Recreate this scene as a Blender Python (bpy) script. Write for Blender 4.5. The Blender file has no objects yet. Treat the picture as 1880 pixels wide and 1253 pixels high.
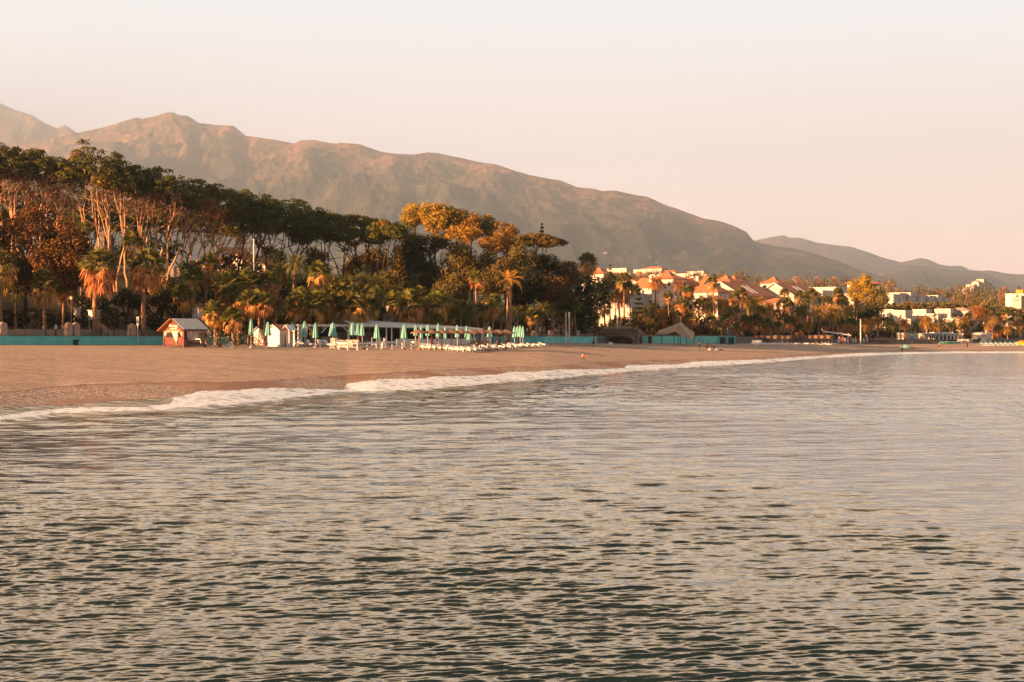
import bpy, bmesh, math, random
import numpy as np
from mathutils import Vector, Matrix
sc = bpy.context.scene
COL = sc.collection
R = math.radians
F = 2611.0      # focal length in photo pixels (1880 wide)
HY = 602.0      # horizon row of the photo
CAMZ = 6.0
# ---------------------------------------------------------------- camera
cam = bpy.data.cameras.new('camera'); camo = bpy.data.objects.new('camera', cam); COL.objects.link(camo)
camo.location = (0, 0, CAMZ); camo.rotation_euler = (R(90), 0, 0)
cam.sensor_width = 36; cam.lens = 36*F/1880; cam.shift_y = -(626.5-HY)/1880
cam.clip_start = 0.5; cam.clip_end = 60000
sc.camera = camo
# ---------------------------------------------------------------- light
SUN_EL = 12.0
sdir = Vector((-0.85, -0.53, 0)).normalized()*math.cos(R(SUN_EL)) + Vector((0, 0, math.sin(R(SUN_EL))))
sl = bpy.data.lights.new('sun', 'SUN'); sl.energy = 5.0; sl.angle = R(0.6); sl.color = (1.0, 0.48, 0.21)
so = bpy.data.objects.new('sun', sl); COL.objects.link(so); so.rotation_euler = sdir.to_track_quat('Z', 'Y').to_euler()
sc.view_settings.view_transform = 'Standard'; sc.view_settings.look = 'None'
sc.view_settings.exposure = 1.70; sc.view_settings.gamma = 1.0
w = bpy.data.worlds.new('World'); sc.world = w; w.use_nodes = True
def make_world():
    nt = w.node_tree; N = nt.nodes; L = nt.links; N.clear()
    out = N.new('ShaderNodeOutputWorld'); bg = N.new('ShaderNodeBackground'); L.new(bg.outputs[0], out.inputs[0])
    sky = N.new('ShaderNodeTexSky'); sky.sky_type = 'NISHITA'; sky.sun_disc = False
    sky.sun_elevation = R(SUN_EL); sky.sun_rotation = math.atan2(sdir.x, sdir.y)
    sky.dust_density = 3.0; sky.air_density = 1.0
    # sky colour by height above the horizon; unseen bright band added for water glints
    tc = N.new('ShaderNodeTexCoord'); sp = N.new('ShaderNodeSeparateXYZ'); L.new(tc.outputs['Generated'], sp.inputs[0])
    rp = N.new('ShaderNodeValToRGB'); cr = rp.color_ramp
    cr.elements[0].position = 0.0; cr.elements[0].color = (21., 12.4, 9.4, 1)
    cr.elements[1].position = 1.0; cr.elements[1].color = (0.08, 0.16, 0.19, 1)
    for p, c in ((0.05, (14.4, 10.1, 8.3)), (0.12, (6.3, 6.4, 6.9)), (0.225, (3.5, 4.7, 5.7)), (0.27, (14., 10.4, 7.4)), (0.44, (11.5, 7.6, 4.7)), (0.54, (2.8, 2.1, 1.5)), (0.64, (.16, .26, .28))):
        e = cr.elements.new(p); e.color = (*c, 1)
    L.new(sp.outputs[2], rp.inputs[0])
    # the half of the sky behind the viewer is darkened blue to deepen shade
    mr = N.new('ShaderNodeMapRange'); mr.interpolation_type = 'SMOOTHSTEP'; mr.inputs[1].default_value = -.25; mr.inputs[2].default_value = .55; L.new(sp.outputs[1], mr.inputs[0])
    bk = N.new('ShaderNodeMixRGB'); bk.inputs[1].default_value = (.55, .80, .95, 1); L.new(mr.outputs[0], bk.inputs[0]); L.new(rp.outputs[0], bk.inputs[2])
    mx = N.new('ShaderNodeMixRGB'); mx.inputs[0].default_value = 0.93
    L.new(sky.outputs[0], mx.inputs[1]); L.new(bk.outputs[0], mx.inputs[2])
    L.new(mx.outputs[0], bg.inputs[0]); bg.inputs[1].default_value = 0.095
make_world()
sc.cycles.volume_bounces = 0
sc.cycles.max_bounces = 5
sc.cycles.diffuse_bounces = 2
sc.cycles.glossy_bounces = 3
sc.cycles.transparent_max_bounces = 6
# ---------------------------------------------------------------- helpers
def smooth(x): x = np.clip(x, 0, 1); return x*x*(3-2*x)
def perlin(x, y, seed=0):
    rs = np.random.RandomState(seed); p = rs.permutation(512); ang = rs.rand(512)*2*np.pi
    gx, gy = np.cos(ang), np.sin(ang)
    xi = np.floor(x).astype(int); yi = np.floor(y).astype(int); xf = x-xi; yf = y-yi
    u = xf*xf*xf*(xf*(xf*6-15)+10); v = yf*yf*yf*(yf*(yf*6-15)+10)
    def g(ix, iy, dx, dy):
        h = p[(p[ix & 511]+iy) & 511]; return gx[h]*dx+gy[h]*dy
    a = g(xi, yi, xf, yf); b = g(xi+1, yi, xf-1, yf); c = g(xi, yi+1, xf, yf-1); d = g(xi+1, yi+1, xf-1, yf-1)
    return (a*(1-u)+b*u)*(1-v)+(c*(1-u)+d*u)*v
def fbm(x, y, o=5, seed=0, ridged=False):
    s = 0; a = 1; t = 0
    for k in range(o):
        n = perlin(x*2**k+17.3*k, y*2**k-9.1*k, seed+k)
        s = s + a*((1-2*np.abs(n)) if ridged else n); t += a; a *= .5
    return s/t
def grid_mesh(name, X, Y, Z, mat, attrs=None):
    r, c = X.shape
    me = bpy.data.meshes.new(name); me.vertices.add(r*c)
    me.vertices.foreach_set('co', np.stack([X, Y, Z], -1).astype(np.float32).ravel())
    i = np.arange(r*c).reshape(r, c)
    q = np.stack([i[:-1, :-1], i[:-1, 1:], i[1:, 1:], i[1:, :-1]], -1).reshape(-1, 4)
    n = len(q); me.loops.add(n*4); me.loops.foreach_set('vertex_index', q.ravel().astype(np.int32))
    me.polygons.add(n); me.polygons.foreach_set('loop_start', np.arange(0, n*4, 4, dtype=np.int32))
    me.polygons.foreach_set('use_smooth', np.ones(n, bool))
    me.update(calc_edges=True)
    for k, v in (attrs or {}).items():
        a = me.attributes.new(k, 'FLOAT', 'POINT'); a.data.foreach_set('value', v.astype(np.float32).ravel())
    me.materials.append(mat)
    o = bpy.data.objects.new(name, me); COL.objects.link(o); return o
def poly(px, pts):
    return np.interp(px, [p[0] for p in pts], [p[1] for p in pts])
def structure(o): o['kind'] = 'structure'; return o
# ---- materials
def mat(name, col, rough=.8, var=0.0, scale=1.0, col2=None, isl=0.0, bump=0.0, bscale=None, spec=None, metal=0, trans=0, coord='Object', stretch=None):
    m = bpy.data.materials.new(name); m.use_nodes = True; nt = m.node_tree; N = nt.nodes; L = nt.links
    b = N['Principled BSDF']; b.inputs['Base Color'].default_value = (*col, 1); b.inputs['Roughness'].default_value = rough
    b.inputs['Metallic'].default_value = metal
    if spec is not None: b.inputs['Specular IOR Level'].default_value = spec
    cur = None
    if col2 is not None or var or bump:
        tc = N.new('ShaderNodeTexCoord'); vec = tc.outputs[coord]
        if stretch:
            mp = N.new('ShaderNodeMapping'); mp.inputs['Scale'].default_value = stretch; L.new(vec, mp.inputs[0]); vec = mp.outputs[0]
        no = N.new('ShaderNodeTexNoise'); no.inputs['Scale'].default_value = scale; no.inputs['Detail'].default_value = 5; L.new(vec, no.inputs['Vector'])
        if col2 is not None:
            rp = N.new('ShaderNodeValToRGB'); rp.color_ramp.elements[0].position = .38; rp.color_ramp.elements[1].position = .62
            rp.color_ramp.elements[0].color = (*col, 1); rp.color_ramp.elements[1].color = (*col2, 1)
            L.new(no.outputs[0], rp.inputs[0]); cur = rp.outputs[0]
        if bump:
            nb = no
            if bscale: nb = N.new('ShaderNodeTexNoise'); nb.inputs['Scale'].default_value = bscale; nb.inputs['Detail'].default_value = 4; L.new(vec, nb.inputs['Vector'])
            bp = N.new('ShaderNodeBump'); bp.inputs['Strength'].default_value = bump; bp.inputs['Distance'].default_value = .1
            L.new(nb.outputs[0], bp.inputs['Height']); L.new(bp.outputs[0], b.inputs['Normal'])
    if isl:
        ge = N.new('ShaderNodeNewGeometry'); hs = N.new('ShaderNodeHueSaturation')
        mr = N.new('ShaderNodeMapRange'); mr.inputs[3].default_value = 1-isl; mr.inputs[4].default_value = 1+isl
        L.new(ge.outputs['Random Per Island'], mr.inputs[0]); L.new(mr.outputs[0], hs.inputs['Value'])
        oi = N.new('ShaderNodeObjectInfo'); m2 = N.new('ShaderNodeMapRange'); m2.inputs[3].default_value = .475; m2.inputs[4].default_value = .515
        L.new(oi.outputs['Random'], m2.inputs[0]); L.new(m2.outputs[0], hs.inputs['Hue'])
        if cur: L.new(cur, hs.inputs['Color'])
        else: hs.inputs['Color'].default_value = (*col, 1)
        cur = hs.outputs[0]
    if cur: L.new(cur, b.inputs['Base Color'])
    if trans:
        tr = N.new('ShaderNodeBsdfTranslucent'); mx = N.new('ShaderNodeMixShader'); mx.inputs[0].default_value = trans
        if cur: L.new(cur, tr.inputs[0])
        else: tr.inputs[0].default_value = (*col, 1)
        L.new(b.outputs[0], mx.inputs[1]); L.new(tr.outputs[0], mx.inputs[2]); L.new(mx.outputs[0], N['Material Output'].inputs[0])
    return m
# ================================================================ LAND, BEACH, WATER
FOAMTOP = [(-600,800),(0,767),(51,759),(115,753),(166,750),(255,750),(306,745),(316,741),(319,731),(358,724),(361,720),(434,718),(480,714),(557,715),(632,717),(637,706),(703,697),(779,697),(800,692),(868,692),(922,688),(935,684),(985,684),(1022,680),(1113,679),(1147,677),(1150,672),(1195,671),(1246,670),(1272,665),(1400,661),(1486,655),(1598,648),(1752,646),(2600,645.5)]
WATTOP = [(-600,775),(0,751),(45,748),(97,745),(150,744.5),(179,740),(217,737),(300,733)]+[p for p in FOAMTOP if p[0] >= 319]
FOAMBOT = [(-600,803),(0,772),(102,761),(255,755),(357,750),(421,745),(460,741),(562,729),(639,720),(690,721),(766,717),(843,711),(940,702),(1006,698),(1086,690),(1166,682),(1272,675),(1400,668),(1513,657.5),(1646,651),(1752,649),(2600,648)]
BERM = [(-600,750),(0,719),(153,704),(480,699),(639,688),(766,680),(940,673),(1006,672),(1113,664),(1400,655),(1600,642),(1880,641),(2600,641)]
WALLD = [(-600,160),(0,186),(1000,261),(1300,326),(1600,400),(1880,470),(2600,620)]
WALLZ = [(-600,3.9),(0,3.72),(300,3.5),(1000,3.2),(1300,2.4),(1600,1.5),(1880,1.2),(2600,1.2)]     # beach at the wall foot
PROMZ = [(-600,4.9),(0,4.85),(1000,4.3),(1300,4.0),(1600,2.4),(1880,2.2),(2600,2.2)]
PLAT = [(-600,17),(300,17),(560,17),(700,16.5),(850,14),(1000,9),(1100,6),(1300,5),(1600,4.5),(2600,4.5)]
def dzero(px): return CAMZ*F/(poly(px, FOAMBOT)-HY)
def H(x, y):
    """ground height at a world point"""
    x = np.asarray(x, float); y = np.maximum(np.asarray(y, float), 1.0)
    px = np.clip(940+F*x/y, -1500, 3000); d0 = dzero(px); dB = poly(px, WALLD); zB = poly(px, WALLZ)
    t = (y-d0)/(dB-d0); tc = np.clip(t, 0, 1)
    beach = zB*(1-(1-tc)**1.8)
    beach = np.where(t < 0, np.maximum((y-d0)*.045, -1.6), beach)
    und = .10*fbm(x/9., y/9., 3, 5)*smooth(t*4)*smooth((1-t)*6)
    beach = beach+und
    hp = poly(px, PLAT); zp = poly(px, PROMZ); e = y-dB
    land = zp+(hp-zp)*smooth((e-12)/46.)
    land = land+smooth((e-20)/80)*1.0*fbm(x/22., y/22., 3, 9)
    land = land+smooth((y-500)/1500.)*(26+14*fbm(x/320., y/320., 4, 13))
    land = land+smooth((y-480)/520.)*24*smooth((px-1000)/180)*smooth((1600-px)/300)
    return np.where(e > 0.25, land, beach)
def ray_ground(px, py, lo=None, hi=900.):
    """distance at which the sight line through a photo pixel meets the ground"""
    d = np.arange(lo if lo else float(dzero(px))-5, hi, .25)
    z = CAMZ+(HY-py)/F*d; g = H((px-940)/F*d, d); k = np.where(z <= g)[0]
    return float(d[k[0]]) if len(k) else hi
def at(px, d, py=None):
    x = (px-940)/F*d
    return Vector((x, d, float(H(x, d)) if py is None else CAMZ+(HY-py)/F*d))
def onland(px, py): return at(px, ray_ground(px, py, lo=float(poly(px, WALLD))+2))
def onbeach(px, py): return at(px, ray_ground(px, py))
def zof(py, d): return CAMZ+(HY-py)/F*d
def mpp(d): return d/F
# ---- beach + land sheets
def sand_material():
    m = bpy.data.materials.new('beach_sand'); m.use_nodes = True; nt = m.node_tree; N = nt.nodes; L = nt.links; b = N['Principled BSDF']
    def noise(scale, st=(1, 1, 1), detail=5, rough=.5):
        mp = N.new('ShaderNodeMapping'); mp.inputs['Scale'].default_value = st; L.new(tc.outputs['Object'], mp.inputs[0])
        n = N.new('ShaderNodeTexNoise'); n.inputs['Scale'].default_value = scale; n.inputs['Detail'].default_value = detail; n.inputs['Roughness'].default_value = rough
        L.new(mp.outputs[0], n.inputs['Vector']); return n.outputs[0]
    def ramp(src, stops):
        r = N.new('ShaderNodeValToRGB'); L.new(src, r.inputs[0]); cr = r.color_ramp
        cr.elements[0].position, cr.elements[1].position = stops[0][0], stops[-1][0]
        cr.elements[0].color = (*stops[0][1], 1); cr.elements[1].color = (*stops[-1][1], 1)
        for p, c in stops[1:-1]: e = cr.elements.new(p); e.color = (*c, 1)
        return r.outputs[0]
    def mix(f, a, c, mode='MIX'):
        x = N.new('ShaderNodeMixRGB'); x.blend_type = mode
        for k, v in ((0, f), (1, a), (2, c)):
            if isinstance(v, (int, float)): x.inputs[k].default_value = v
            elif isinstance(v, tuple): x.inputs[k].default_value = (*v, 1)
            else: L.new(v, x.inputs[k])
        return x.outputs[0]
    def math_(op, a, c):
        x = N.new('ShaderNodeMath'); x.operation = op
        for k, v in ((0, a), (1, c)):
            if isinstance(v, (int, float)): x.inputs[k].default_value = v
            else: L.new(v, x.inputs[k])
        return x.outputs[0]
    tc = N.new('ShaderNodeTexCoord')
    rot = N.new('ShaderNodeMapping'); rot.inputs['Rotation'].default_value = (0, 0, R(-47)); rot.inputs['Scale'].default_value = (.08, 1.6, 1)
    L.new(tc.outputs['Object'], rot.inputs[0])
    rake = N.new('ShaderNodeTexNoise'); rake.inputs['Scale'].default_value = .5; rake.inputs['Detail'].default_value = 6; L.new(rot.outputs[0], rake.inputs['Vector'])
    wet = N.new('ShaderNodeAttribute'); wet.attribute_name = 'wet'; wt = wet.outputs['Fac']
    big = noise(.11); fine = noise(2.2, detail=8, rough=.7); trk = noise(.7, (1, 1, 1), 6, .65)
    dry = mix(ramp(rake.outputs[0], [(.35, (0, 0, 0)), (.65, (1, 1, 1))]), (.54, .405, .30), (.70, .54, .415))
    dry = mix(.55, dry, ramp(trk, [(.36, (.48, .48, .48)), (.5, (1, 1, 1)), (.6, (1.0, 1.0, 1.0))]), 'MULTIPLY')
    rk2 = N.new('ShaderNodeMapping'); rk2.inputs['Rotation'].default_value = (0, 0, R(-47)); rk2.inputs['Scale'].default_value = (.02, .9, 1); L.new(tc.outputs['Object'], rk2.inputs[0])
    rn = N.new('ShaderNodeTexNoise'); rn.inputs['Scale'].default_value = .4; rn.inputs['Detail'].default_value = 7; L.new(rk2.outputs[0], rn.inputs['Vector'])
    dry = mix(.8, dry, ramp(rn.outputs[0], [(.40, (1, 1, 1)), (.44, (.66, .62, .6)), (.47, (1, 1, 1)), (.53, (1, 1, 1)), (.56, (.72, .68, .66)), (.60, (1, 1, 1))]), 'MULTIPLY')
    dry = mix(.30, dry, ramp(fine, [(.3, (.6, .6, .6)), (.6, (1, 1, 1))]), 'MULTIPLY')
    damp = mix(ramp(big, [(.45, (0, 0, 0)), (.55, (1, 1, 1))]), (.20, .105, .065), (.27, .155, .10))
    peb = N.new('ShaderNodeTexVoronoi'); peb.inputs['Scale'].default_value = 7; L.new(tc.outputs['Object'], peb.inputs['Vector'])
    pc = ramp(N_out(peb, 'Color'), [(.25, (.07, .05, .045)), (.5, (.26, .17, .13)), (.75, (.52, .42, .36))])
    pm = math_('MULTIPLY', ramp(noise(.10, (1, 1, 1), 5), [(.42, (0, 0, 0)), (.50, (1, 1, 1))]), ramp(wt, [(.30, (0, 0, 0)), (.42, (1, 1, 1)), (.90, (1, 1, 1)), (1.0, (0, 0, 0))]))
    damp = mix(pm, damp, pc)
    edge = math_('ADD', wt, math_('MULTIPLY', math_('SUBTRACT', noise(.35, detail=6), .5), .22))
    berm_shade = ramp(edge, [(.90, (1, 1, 1)), (.96, (.55, .5, .5)), (1.0, (.62, .6, .6)), (1.05, (1, 1, 1))])  # shadow side of the berm painted in as a dark band
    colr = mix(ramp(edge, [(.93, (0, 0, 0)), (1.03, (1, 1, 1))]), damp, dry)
    colr = mix(1.0, colr, berm_shade, 'MULTIPLY')
    L.new(colr, b.inputs['Base Color'])
    L.new(ramp(edge, [(.1, (.42, .42, .42)), (.5, (.8, .8, .8)), (1, (.95, .95, .95))]), b.inputs['Roughness'])
    bp = N.new('ShaderNodeBump'); bp.inputs['Strength'].default_value = .9; bp.inputs['Distance'].default_value = .16
    L.new(mix(.5, trk, rake.outputs[0], 'ADD'), bp.inputs['Height']); L.new(bp.outputs[0], b.inputs['Normal'])
    return m
def N_out(n, k): return n.outputs[k]
def build_land():
    pxs = np.concatenate([np.arange(-1500, -60, 60), np.arange(-60, 1960, 5), np.arange(1960, 3000, 60)]).astype(float)
    # beach: rows from the sea bed to the wall foot
    d0 = dzero(pxs); dB = poly(pxs, WALLD)+.24
    t = np.concatenate([np.linspace(-.6, 0, 16)[:-1], np.linspace(0, 1, 150)])
    D = d0[None, :]+t[:, None]*(dB-d0)[None, :]
    X = (pxs[None, :]-940)/F*D; Z = H(X, D)
    db = np.array([ray_ground(p, poly(p, BERM)) for p in pxs])
    W = (D-d0[None, :])/(db-d0)[None, :]
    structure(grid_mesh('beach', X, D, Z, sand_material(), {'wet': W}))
    # land behind the wall
    g = mat('dry_grass_soil', (.06, .055, .03), .95, col2=(.16, .11, .06), scale=.12)
    dd = dB+.012
    e = np.concatenate([np.arange(0, 12, 1.5), np.arange(12, 80, 2.0), np.geomspace(80, 19300, 110)])
    D = dd[None, :]+e[:, None]; X = (pxs[None, :]-940)/F*D; Z = H(X, D)
    structure(grid_mesh('ground', X, D, Z, g))
build_land()
# ---- water
def water_material():
    m = bpy.data.materials.new('sea_water'); m.use_nodes = True; nt = m.node_tree; N = nt.nodes; L = nt.links; b = N['Principled BSDF']
    def attr(n): a = N.new('ShaderNodeAttribute'); a.attribute_name = n; return a.outputs['Fac']
    tc = N.new('ShaderNodeTexCoord')
    def noise(scale, detail=4, st=(1, 1, 1), rz=0):
        mp = N.new('ShaderNodeMapping'); mp.inputs['Scale'].default_value = st; mp.inputs['Rotation'].default_value = (0, 0, rz); L.new(tc.outputs['Object'], mp.inputs[0])
        n = N.new('ShaderNodeTexNoise'); n.inputs['Scale'].default_value = scale; n.inputs['Detail'].default_value = detail; L.new(mp.outputs[0], n.inputs['Vector']); return n.outputs[0]
    def math_(op, a, c):
        x = N.new('ShaderNodeMath'); x.operation = op
        for k, v in ((0, a), (1, c)):
            if isinstance(v, (int, float)): x.inputs[k].default_value = v
            else: L.new(v, x.inputs[k])
        return x.outputs[0]
    sh = attr('shallow'); fo = attr('foam')
    mx = N.new('ShaderNodeMixRGB'); L.new(sh, mx.inputs[0]); mx.inputs[1].default_value = (.002, .010, .011, 1); mx.inputs[2].default_value = (.16, .17, .14, 1)
    L.new(mx.outputs[0], b.inputs['Base Color']); b.inputs['Roughness'].default_value = .10; b.inputs['IOR'].default_value = 1.95; b.inputs['Specular Tint'].default_value = (1, .95, .73, 1)
    bp = N.new('ShaderNodeBump'); bp.inputs['Strength'].default_value = .42; bp.inputs['Distance'].default_value = .06
    n1 = noise(4.5, 4, (.8, 1.3, 1), R(12)); n2 = noise(13.0, 3, (.8, 1.2, 1), R(-10))
    n3 = noise(.95, 3, (.75, 1.5, 1), R(8)); n4 = noise(.36, 2, (.65, 1.4, 1), R(-4))
    L.new(math_('ADD', math_('ADD', math_('ADD', math_('MULTIPLY', n3, 3.4), math_('MULTIPLY', n4, 5.6)), math_('MULTIPLY', math_('MULTIPLY', noise(1.0, 2, (.7, .26, 1), R(6)), attr('open')), 24.)), math_('ADD', math_('MULTIPLY', n1, .55), math_('MULTIPLY', n2, .12))), bp.inputs['Height']); L.new(bp.outputs[0], b.inputs['Normal'])
    fb = N.new('ShaderNodeBsdfPrincipled'); fb.inputs['Base Color'].default_value = (.68, .78, .86, 1); fb.inputs['Roughness'].default_value = .55
    fbp = N.new('ShaderNodeBump'); fbp.inputs['Strength'].default_value = .5; fbp.inputs['Distance'].default_value = .15; L.new(noise(1.8, 6), fbp.inputs['Height']); L.new(fbp.outputs[0], fb.inputs['Normal'])
    fn = math_('ADD', math_('MULTIPLY', noise(1.3, 9, (1, 1, 1), 0), .9), math_('MULTIPLY', noise(.25, 3), .5))
    mr = N.new('ShaderNodeMapRange'); mr.inputs[1].default_value = .98; mr.inputs[2].default_value = 1.14
    L.new(math_('ADD', fn, math_('MULTIPLY', fo, .46)), mr.inputs[0])
    ms = N.new('ShaderNodeMixShader'); L.new(mr.outputs[0], ms.inputs[0]); L.new(b.outputs[0], ms.inputs[1]); L.new(fb.outputs[0], ms.inputs[2])
    L.new(ms.outputs[0], N['Material Output'].inputs[0])
    return m
def build_water():
    rs = np.random.RandomState(4)
    pxs = np.concatenate([np.linspace(-4500, -70, 60), np.linspace(-60, 1945, 900), np.linspace(1960, 6000, 60)])
    fb = poly(pxs, FOAMBOT)
    # rows: even in the picture out to the foam, then up the swash
    top = np.array([ray_ground(p, poly(p, WATTOP), hi=700) for p in pxs]); d0 = dzero(pxs)
    wig = 2.2*fbm(pxs/17., pxs*0, 5, 3); top = top+wig*(top/150)
    n1 = 760; s = np.linspace(0, 1, n1)
    PY = 2600+(fb[None, :]-2600)*(1-(1-s[:, None])**1.0)
    rowsPY = np.concatenate([np.linspace(2600, 1290, 30)[:-1], np.linspace(1290, 0, n1)*0])  # lengths only
    PY = np.empty((29+n1, len(pxs)))
    PY[:29] = np.linspace(2600, 1290, 30)[:-1][:, None]
    PY[29:] = 1290+(fb[None, :]-1290)*s[:, None]
    D1 = CAMZ*F/(PY-HY)
    s2 = np.linspace(0, 1, 26)[1:]
    D2 = d0[None, :]+(top-d0)[None, :]*s2[:, None]
    D = np.vstack([D1, D2, (top+.5)[None, :]])
    X = (pxs[None, :]-940)/F*D; Y = D
    land = H(X, D)
    shore = d0[None, :]-D       # metres seaward
    Z = np.zeros_like(D)
    step = np.abs(np.gradient(D, axis=0)); stepx = D/F*2.3
    damp = smooth(shore/10.)*.85+.15
    main = R(99); far_ = smooth((D-55)/90.)
    for lam0, n, st, spread in ((5., 10, .010, 12), (2.1, 16, .022, 15), (.95, 18, .040, 19), (.50, 22, .068, 22), (.28, 28, .10, 25), (.17, 32, .12, 29)):
        for k in range(n):
            lam = lam0*math.exp(rs.uniform(-.35, .35)); th = main+R(rs.normal(0, spread*.6)); kx, ky = math.cos(th)*2*math.pi/lam, math.sin(th)*2*math.pi/lam
            A = st*lam/(2*math.pi)*math.sqrt(2./n)*1.6; ph = rs.uniform(0, 6.28)
            fade = np.clip(lam/np.maximum(step, stepx)/2.3-.55, 0, 1)*(1+(1.1*far_ if lam0 > 4 else 1.0*far_))
            w_ = np.sin(kx*X+ky*Y+ph)
            Z += A*fade*w_
    gust = .55+1.0*smooth(.5+1.3*fbm(X/26., Y/40., 3, 71))
    Z *= damp*gust
    Z += .05
    # little breaker along the foam bottom + draped swash
    brk = np.exp(-((shore-2.2)/1.4)**2)*.28*(0.6+.8*fbm(X/9., Y/9., 3, 77)); Z += brk*(shore > -3)
    Z = np.where(shore < 0, land+.05*np.clip(1+shore*0, 0, 1), Z)
    Z = np.where((shore >= 0) & (shore < 3), np.maximum(Z, land+.04), Z)
    Z[-1] = land[-1]-.15
    # foam weight
    ft = np.array([ray_ground(p, poly(p, FOAMTOP), hi=700) for p in pxs])
    wdt = np.maximum((ft-d0), 2.0)[None, :]
    fm = np.where(D > d0[None, :]-1.5, 1.0, np.clip(1-(shore-1.5)/12., 0, 1)**2*.55)
    fm = np.where(D > (ft+.3)[None, :], .12, fm)
    fm = np.maximum(fm, np.exp(-((shore-2.0)/1.3)**2)*1.0)
    shal = np.clip(1-shore/20., 0, 1)**1.5
    structure(grid_mesh('water', X, Y, Z, water_material(), {'foam': fm, 'shallow': shal, 'open': smooth((D-65)/70.)*smooth(shore/14.)}))
build_water()
# ================================================================ MOUNTAINS
def mountain_material(name, rock, scrub, grass, town=False):
    m = bpy.data.materials.new(name); m.use_nodes = True; nt = m.node_tree; N = nt.nodes; L = nt.links; b = N['Principled BSDF']
    tc = N.new('ShaderNodeTexCoord'); b.inputs['Roughness'].default_value = 1; b.inputs['Specular IOR Level'].default_value = .1
    def noise(sc_, d, st=(1, 1, 1)):
        mp = N.new('ShaderNodeMapping'); mp.inputs['Scale'].default_value = st; L.new(tc.outputs['Object'], mp.inputs[0])
        n = N.new('ShaderNodeTexNoise'); n.inputs['Scale'].default_value = sc_; n.inputs['Detail'].default_value = d; n.inputs['Roughness'].default_value = .62; L.new(mp.outputs[0], n.inputs['Vector']); return n.outputs[0]
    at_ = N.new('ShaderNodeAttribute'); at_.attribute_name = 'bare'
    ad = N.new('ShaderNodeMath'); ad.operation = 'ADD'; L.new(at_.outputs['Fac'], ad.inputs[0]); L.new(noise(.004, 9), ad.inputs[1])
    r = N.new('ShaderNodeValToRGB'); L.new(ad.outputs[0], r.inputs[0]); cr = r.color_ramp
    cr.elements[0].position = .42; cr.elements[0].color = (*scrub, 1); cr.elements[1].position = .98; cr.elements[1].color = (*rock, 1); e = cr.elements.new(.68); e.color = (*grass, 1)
    mx = N.new('ShaderNodeMixRGB'); mx.blend_type = 'MULTIPLY'; mx.inputs[0].default_value = .8; L.new(r.outputs[0], mx.inputs[1])
    r2 = N.new('ShaderNodeValToRGB'); r2.color_ramp.elements[0].position = .42; r2.color_ramp.elements[0].color = (.22, .27, .24, 1); r2.color_ramp.elements[1].position = .56
    L.new(noise(.028, 10), r2.inputs[0]); L.new(r2.outputs[0], mx.inputs[2]); L.new(mx.outputs[0], b.inputs['Base Color'])
    bp = N.new('ShaderNodeBump'); bp.inputs['Strength'].default_value = 1.0; bp.inputs['Distance'].default_value = 30; L.new(noise(.008, 10), bp.inputs['Height']); L.new(bp.outputs[0], b.inputs['Normal'])
    return m
def mountain(name, pts, D0, D1, foot, fz, mt, seed, amp, p=1.25, px0=None, px1=None, cols=700, rows=170, rough=1.0, spur=620.):
    px = np.linspace(px0 if px0 is not None else pts[0][0], px1 if px1 is not None else pts[-1][0], cols)
    ry = poly(px, pts); Dr = np.interp(px, [px[0], px[-1]], [D0, D1]); Df = np.interp(px, [px[0], px[-1]], foot)
    ry = ry+.9*rough*fbm(px/9., px*0+seed, 4, seed+50)
    t = np.concatenate([np.linspace(0, 1, rows), np.linspace(1, 1.35, 12)[1:]])[:, None]
    D = Df[None, :]+(Dr-Df)[None, :]*t; X = (px[None, :]-940)/F*D
    zr = CAMZ+(HY-ry)/F*Dr
    base = fz+(zr[None, :]-fz)*np.where(t <= 1, np.clip(t, 0, 1)**p, 1-(t-1)*1.4)
    env = np.sin(np.clip(t, 0, 1)*np.pi)**.7+.10
    wx = X+200*fbm(X/1500., D/1500., 2, seed+3)
    n = fbm(wx/spur/2.2, D/spur/3.4, 6, seed, True)-.45
    n2 = fbm(X/230., D/300., 6, seed+11)
    Z = base+env*(zr[None, :]-fz)*(amp*n+.22*amp*n2)
    lim = CAMZ+(HY-ry[None, :])/F*D
    Z = np.where(t < 1, np.minimum(Z, lim-(1-t)*6), np.where(t > 1, np.minimum(Z, zr[None, :]), zr[None, :]))
    Z[0] -= 70
    bare = smooth((t-.45)/.5)*.42-.19+.30*np.clip(n, -.5, .6)+0*X  # bare rock upward; orange sunlight on the ridges put into this mask
    return structure(grid_mesh(name, X, D, Z, mt, {'bare': bare}))
mm = mountain_material('mountain_scrub_sunlit_rock', (.86, .46, .28), (.10, .12, .095), (.27, .215, .155))  # rock tone pushed to orange, painting the sunlit ridges
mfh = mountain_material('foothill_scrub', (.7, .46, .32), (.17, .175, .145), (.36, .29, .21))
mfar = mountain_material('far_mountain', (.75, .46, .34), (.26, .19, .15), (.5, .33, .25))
MAIN = [(-700,300),(-300,275),(60,262),(150,243),(200,232),(218,226),(250,216),(262,219),(290,212),(305,207),(316,206),(330,212),(345,213),(365,226),(400,230),(428,231),(440,240),(452,250),(470,252),(510,258),(540,264),(552,258),(578,257),(600,262),(618,264),(625,262),(660,265),(700,279),(730,283),(760,284),(785,280),(800,281),(840,289),(880,298),(910,302),(940,312),(970,321),(1000,327),(1030,332),(1060,344),(1090,347),(1105,351),(1130,350),(1160,357),(1190,362),(1215,374),(1250,386),(1290,401),(1320,406),(1345,414),(1370,426),(1385,444),(1420,452),(1460,457),(1500,468),(1540,480),(1570,492),(1600,502),(1660,520),(1760,538),(1900,558),(2150,578)]
mountain('mountain_range', MAIN, 13000, 9000, (9000, 6300), 40, mm, 21, .36, 1.25, -330, 2150, 1000, 190)
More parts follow.
